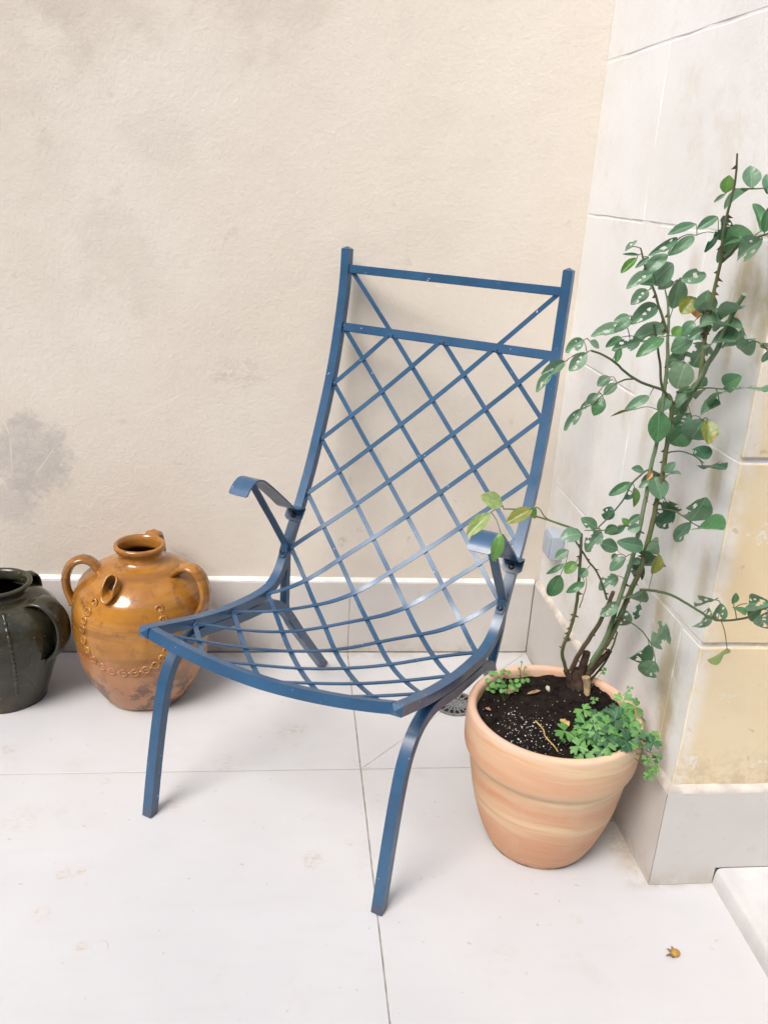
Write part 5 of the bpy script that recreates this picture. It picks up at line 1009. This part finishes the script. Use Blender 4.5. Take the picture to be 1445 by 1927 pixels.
for hx, hy, n in ((.322,-.640,9),(.352,-.632,12),(.375,-.640,9),(.345,-.665,6)):
    root = on_soil(hx+.004,hy-.004)
    for k in range(n): items.append((root, (rw.gauss(hx,.012), rw.gauss(hy,.010), SZ+rw.uniform(.010,.052)), rw.uniform(.008,.0125), RM, 0))
weed('seedling_clump', 'small round leaved seedlings on the soil at the left rim of the pot', 'seedling', tuple(on_soil(.348,-.64)), items)
items = [(on_soil(.398,-.600), (.398+dx,-.600,SZ+dz), .006, RM, 0) for dx, dz in ((0,.05),(.006,.038),(-.007,.034),(.009,.022),(-.004,.018))]
weed('tiny_seedling', 'tiny thin seedling by the back rim of the pot, left of the stump', 'seedling', tuple(on_soil(.398,-.600)), items)
items = [(on_soil(.449,-.786), (.449,-.786,SZ+.012), .014, RM, 0), (on_soil(.432,-.815), (.430,-.815,SZ+.012), .011, RM, 0), (on_soil(.432,-.815), (.442,-.812,SZ+.014), .009, RM, 0), (on_soil(.461,-.79), (.463,-.792,SZ+.010), .008, RM, 0)]
weed('sprout', 'few round green sprouts on bare soil beside the weed clump', 'sprout', tuple(on_soil(.445,-.80)), items)
# litter on the soil and floor
straw = plain('dry_straw', (.45,.31,.12), .8, .2, .25, 60, .3); brownleaf = plain('dry_leaf_brown', (.26,.18,.10), .8, .2, .3, 60, .3)
P = catmull([on_soil(.390,-.752)+Vector((0,0,.006)), on_soil(.399,-.775)+Vector((0,0,.007)), on_soil(.398,-.797)+Vector((0,0,.005)), on_soil(.407,-.822)+Vector((0,0,.006)), on_soil(.408,-.843)+Vector((0,0,.006))], 6)
bm = bmesh.new(); tube(bm, P, lambda t: .0017-.0006*t, 7); tag(part('dry_twig', bm, straw, None, 60), 'crooked pale yellow twig lying on the dark soil', 'twig')
def dry_leaf(name, label, pos, L_, w, mat, rz, seed, curl=.5):
    rnd = random.Random(seed); bm = bmesh.new(); V = []
    for i in range(9):
        t = i/8; hw = w/2*max(.05, math.sin(math.pi*t)**.7)*(1+.25*rnd.uniform(-1,1))
        V.append([bm.verts.new((s*hw, (t-.5)*L_, .0015+curl*hw*abs(s)**2+.12*L_*(t-.5)**2*curl*2+.001*rnd.random())) for s in (-1,-.5,0,.5,1)])
    for i in range(8):
        for j in range(4): bm.faces.new((V[i][j],V[i][j+1],V[i+1][j+1],V[i+1][j]))
    o = part(name, bm, mat, None, 60); o.location = pos; o.rotation_euler = (0,0,rz); mo = o.modifiers.new('thick','SOLIDIFY'); mo.thickness = .0006
    return tag(o, label, 'dry leaf')
dry_leaf('dry_leaf', 'pale tan curled leaf scrap lying on the middle of the soil', on_soil(.449,-.748), .026, .016, straw, .4, 1)
dry_leaf('dry_leaf', 'long brown dry leaf on the soil right of the seedlings', on_soil(.415,-.648)+Vector((0,0,.002)), .034, .010, brownleaf, -1.2, 2)
dry_leaf('dry_leaf', 'brown dry leaf lying under the left seedlings', on_soil(.366,-.652)+Vector((0,0,.003)), .024, .016, brownleaf, -.7, 3)
dry_leaf('dry_leaf', 'reddish leaf scrap on the soil close to the left rim', on_soil(.305,-.718)+Vector((0,0,.002)), .013, .008, plain('dry_leaf_red', (.40,.20,.12), .8, .2, .3, 60), .8, 5)
bm = bmesh.new(); crumb(bm, (0,0,.003), .0062, 2); o = tag(part('pebble', bm, plain('cream_pebble', (.55,.49,.40), .8, .2, .2, 80, .3), None, 180), 'cream pebble lying on the soil in front of the stump', 'pebble'); o.location = on_soil(.446,-.640)+Vector((0,0,.001))
# fallen bract on the floor: a dry yellow cup with spiky tips
fb = thing('fallen_bud', 'small dry yellow bud with brown tips lying on the bottom right floor', 'dried bud', (.599,-1.037,0), .5)
bm = bmesh.new(); q = bmesh.ops.create_uvsphere(bm, u_segments=14, v_segments=9, radius=.009)
for v in bm.verts: v.co = Vector((v.co.x*1.0, v.co.y*.85, max(.0004, v.co.z*.62+.0048)))
part('bud', bm, plain('bud_yellow', (.46,.27,.055), .7, .3, .3, 120, .3), fb, 180)
for a, l in ((1.2,.009),(2.0,.010),(2.9,.015),(3.4,.008)):
    bm = bmesh.new(); d = Vector((math.cos(a),math.sin(a),0)); s = Vector((-d.y,d.x,0)); c = d*.006+Vector((0,0,.003))
    v = [bm.verts.new(c+s*.0035),bm.verts.new(c-s*.0035),bm.verts.new(c+d*l*.6-s*.0018+Vector((0,0,.003))),bm.verts.new(c+d*l+Vector((0,0,.002))),bm.verts.new(c+d*l*.6+s*.0018+Vector((0,0,.003)))]
    bm.faces.new(v); o = part('sepal', bm, brownleaf, fb, 0); mo = o.modifiers.new('thick','SOLIDIFY'); mo.thickness = .0007
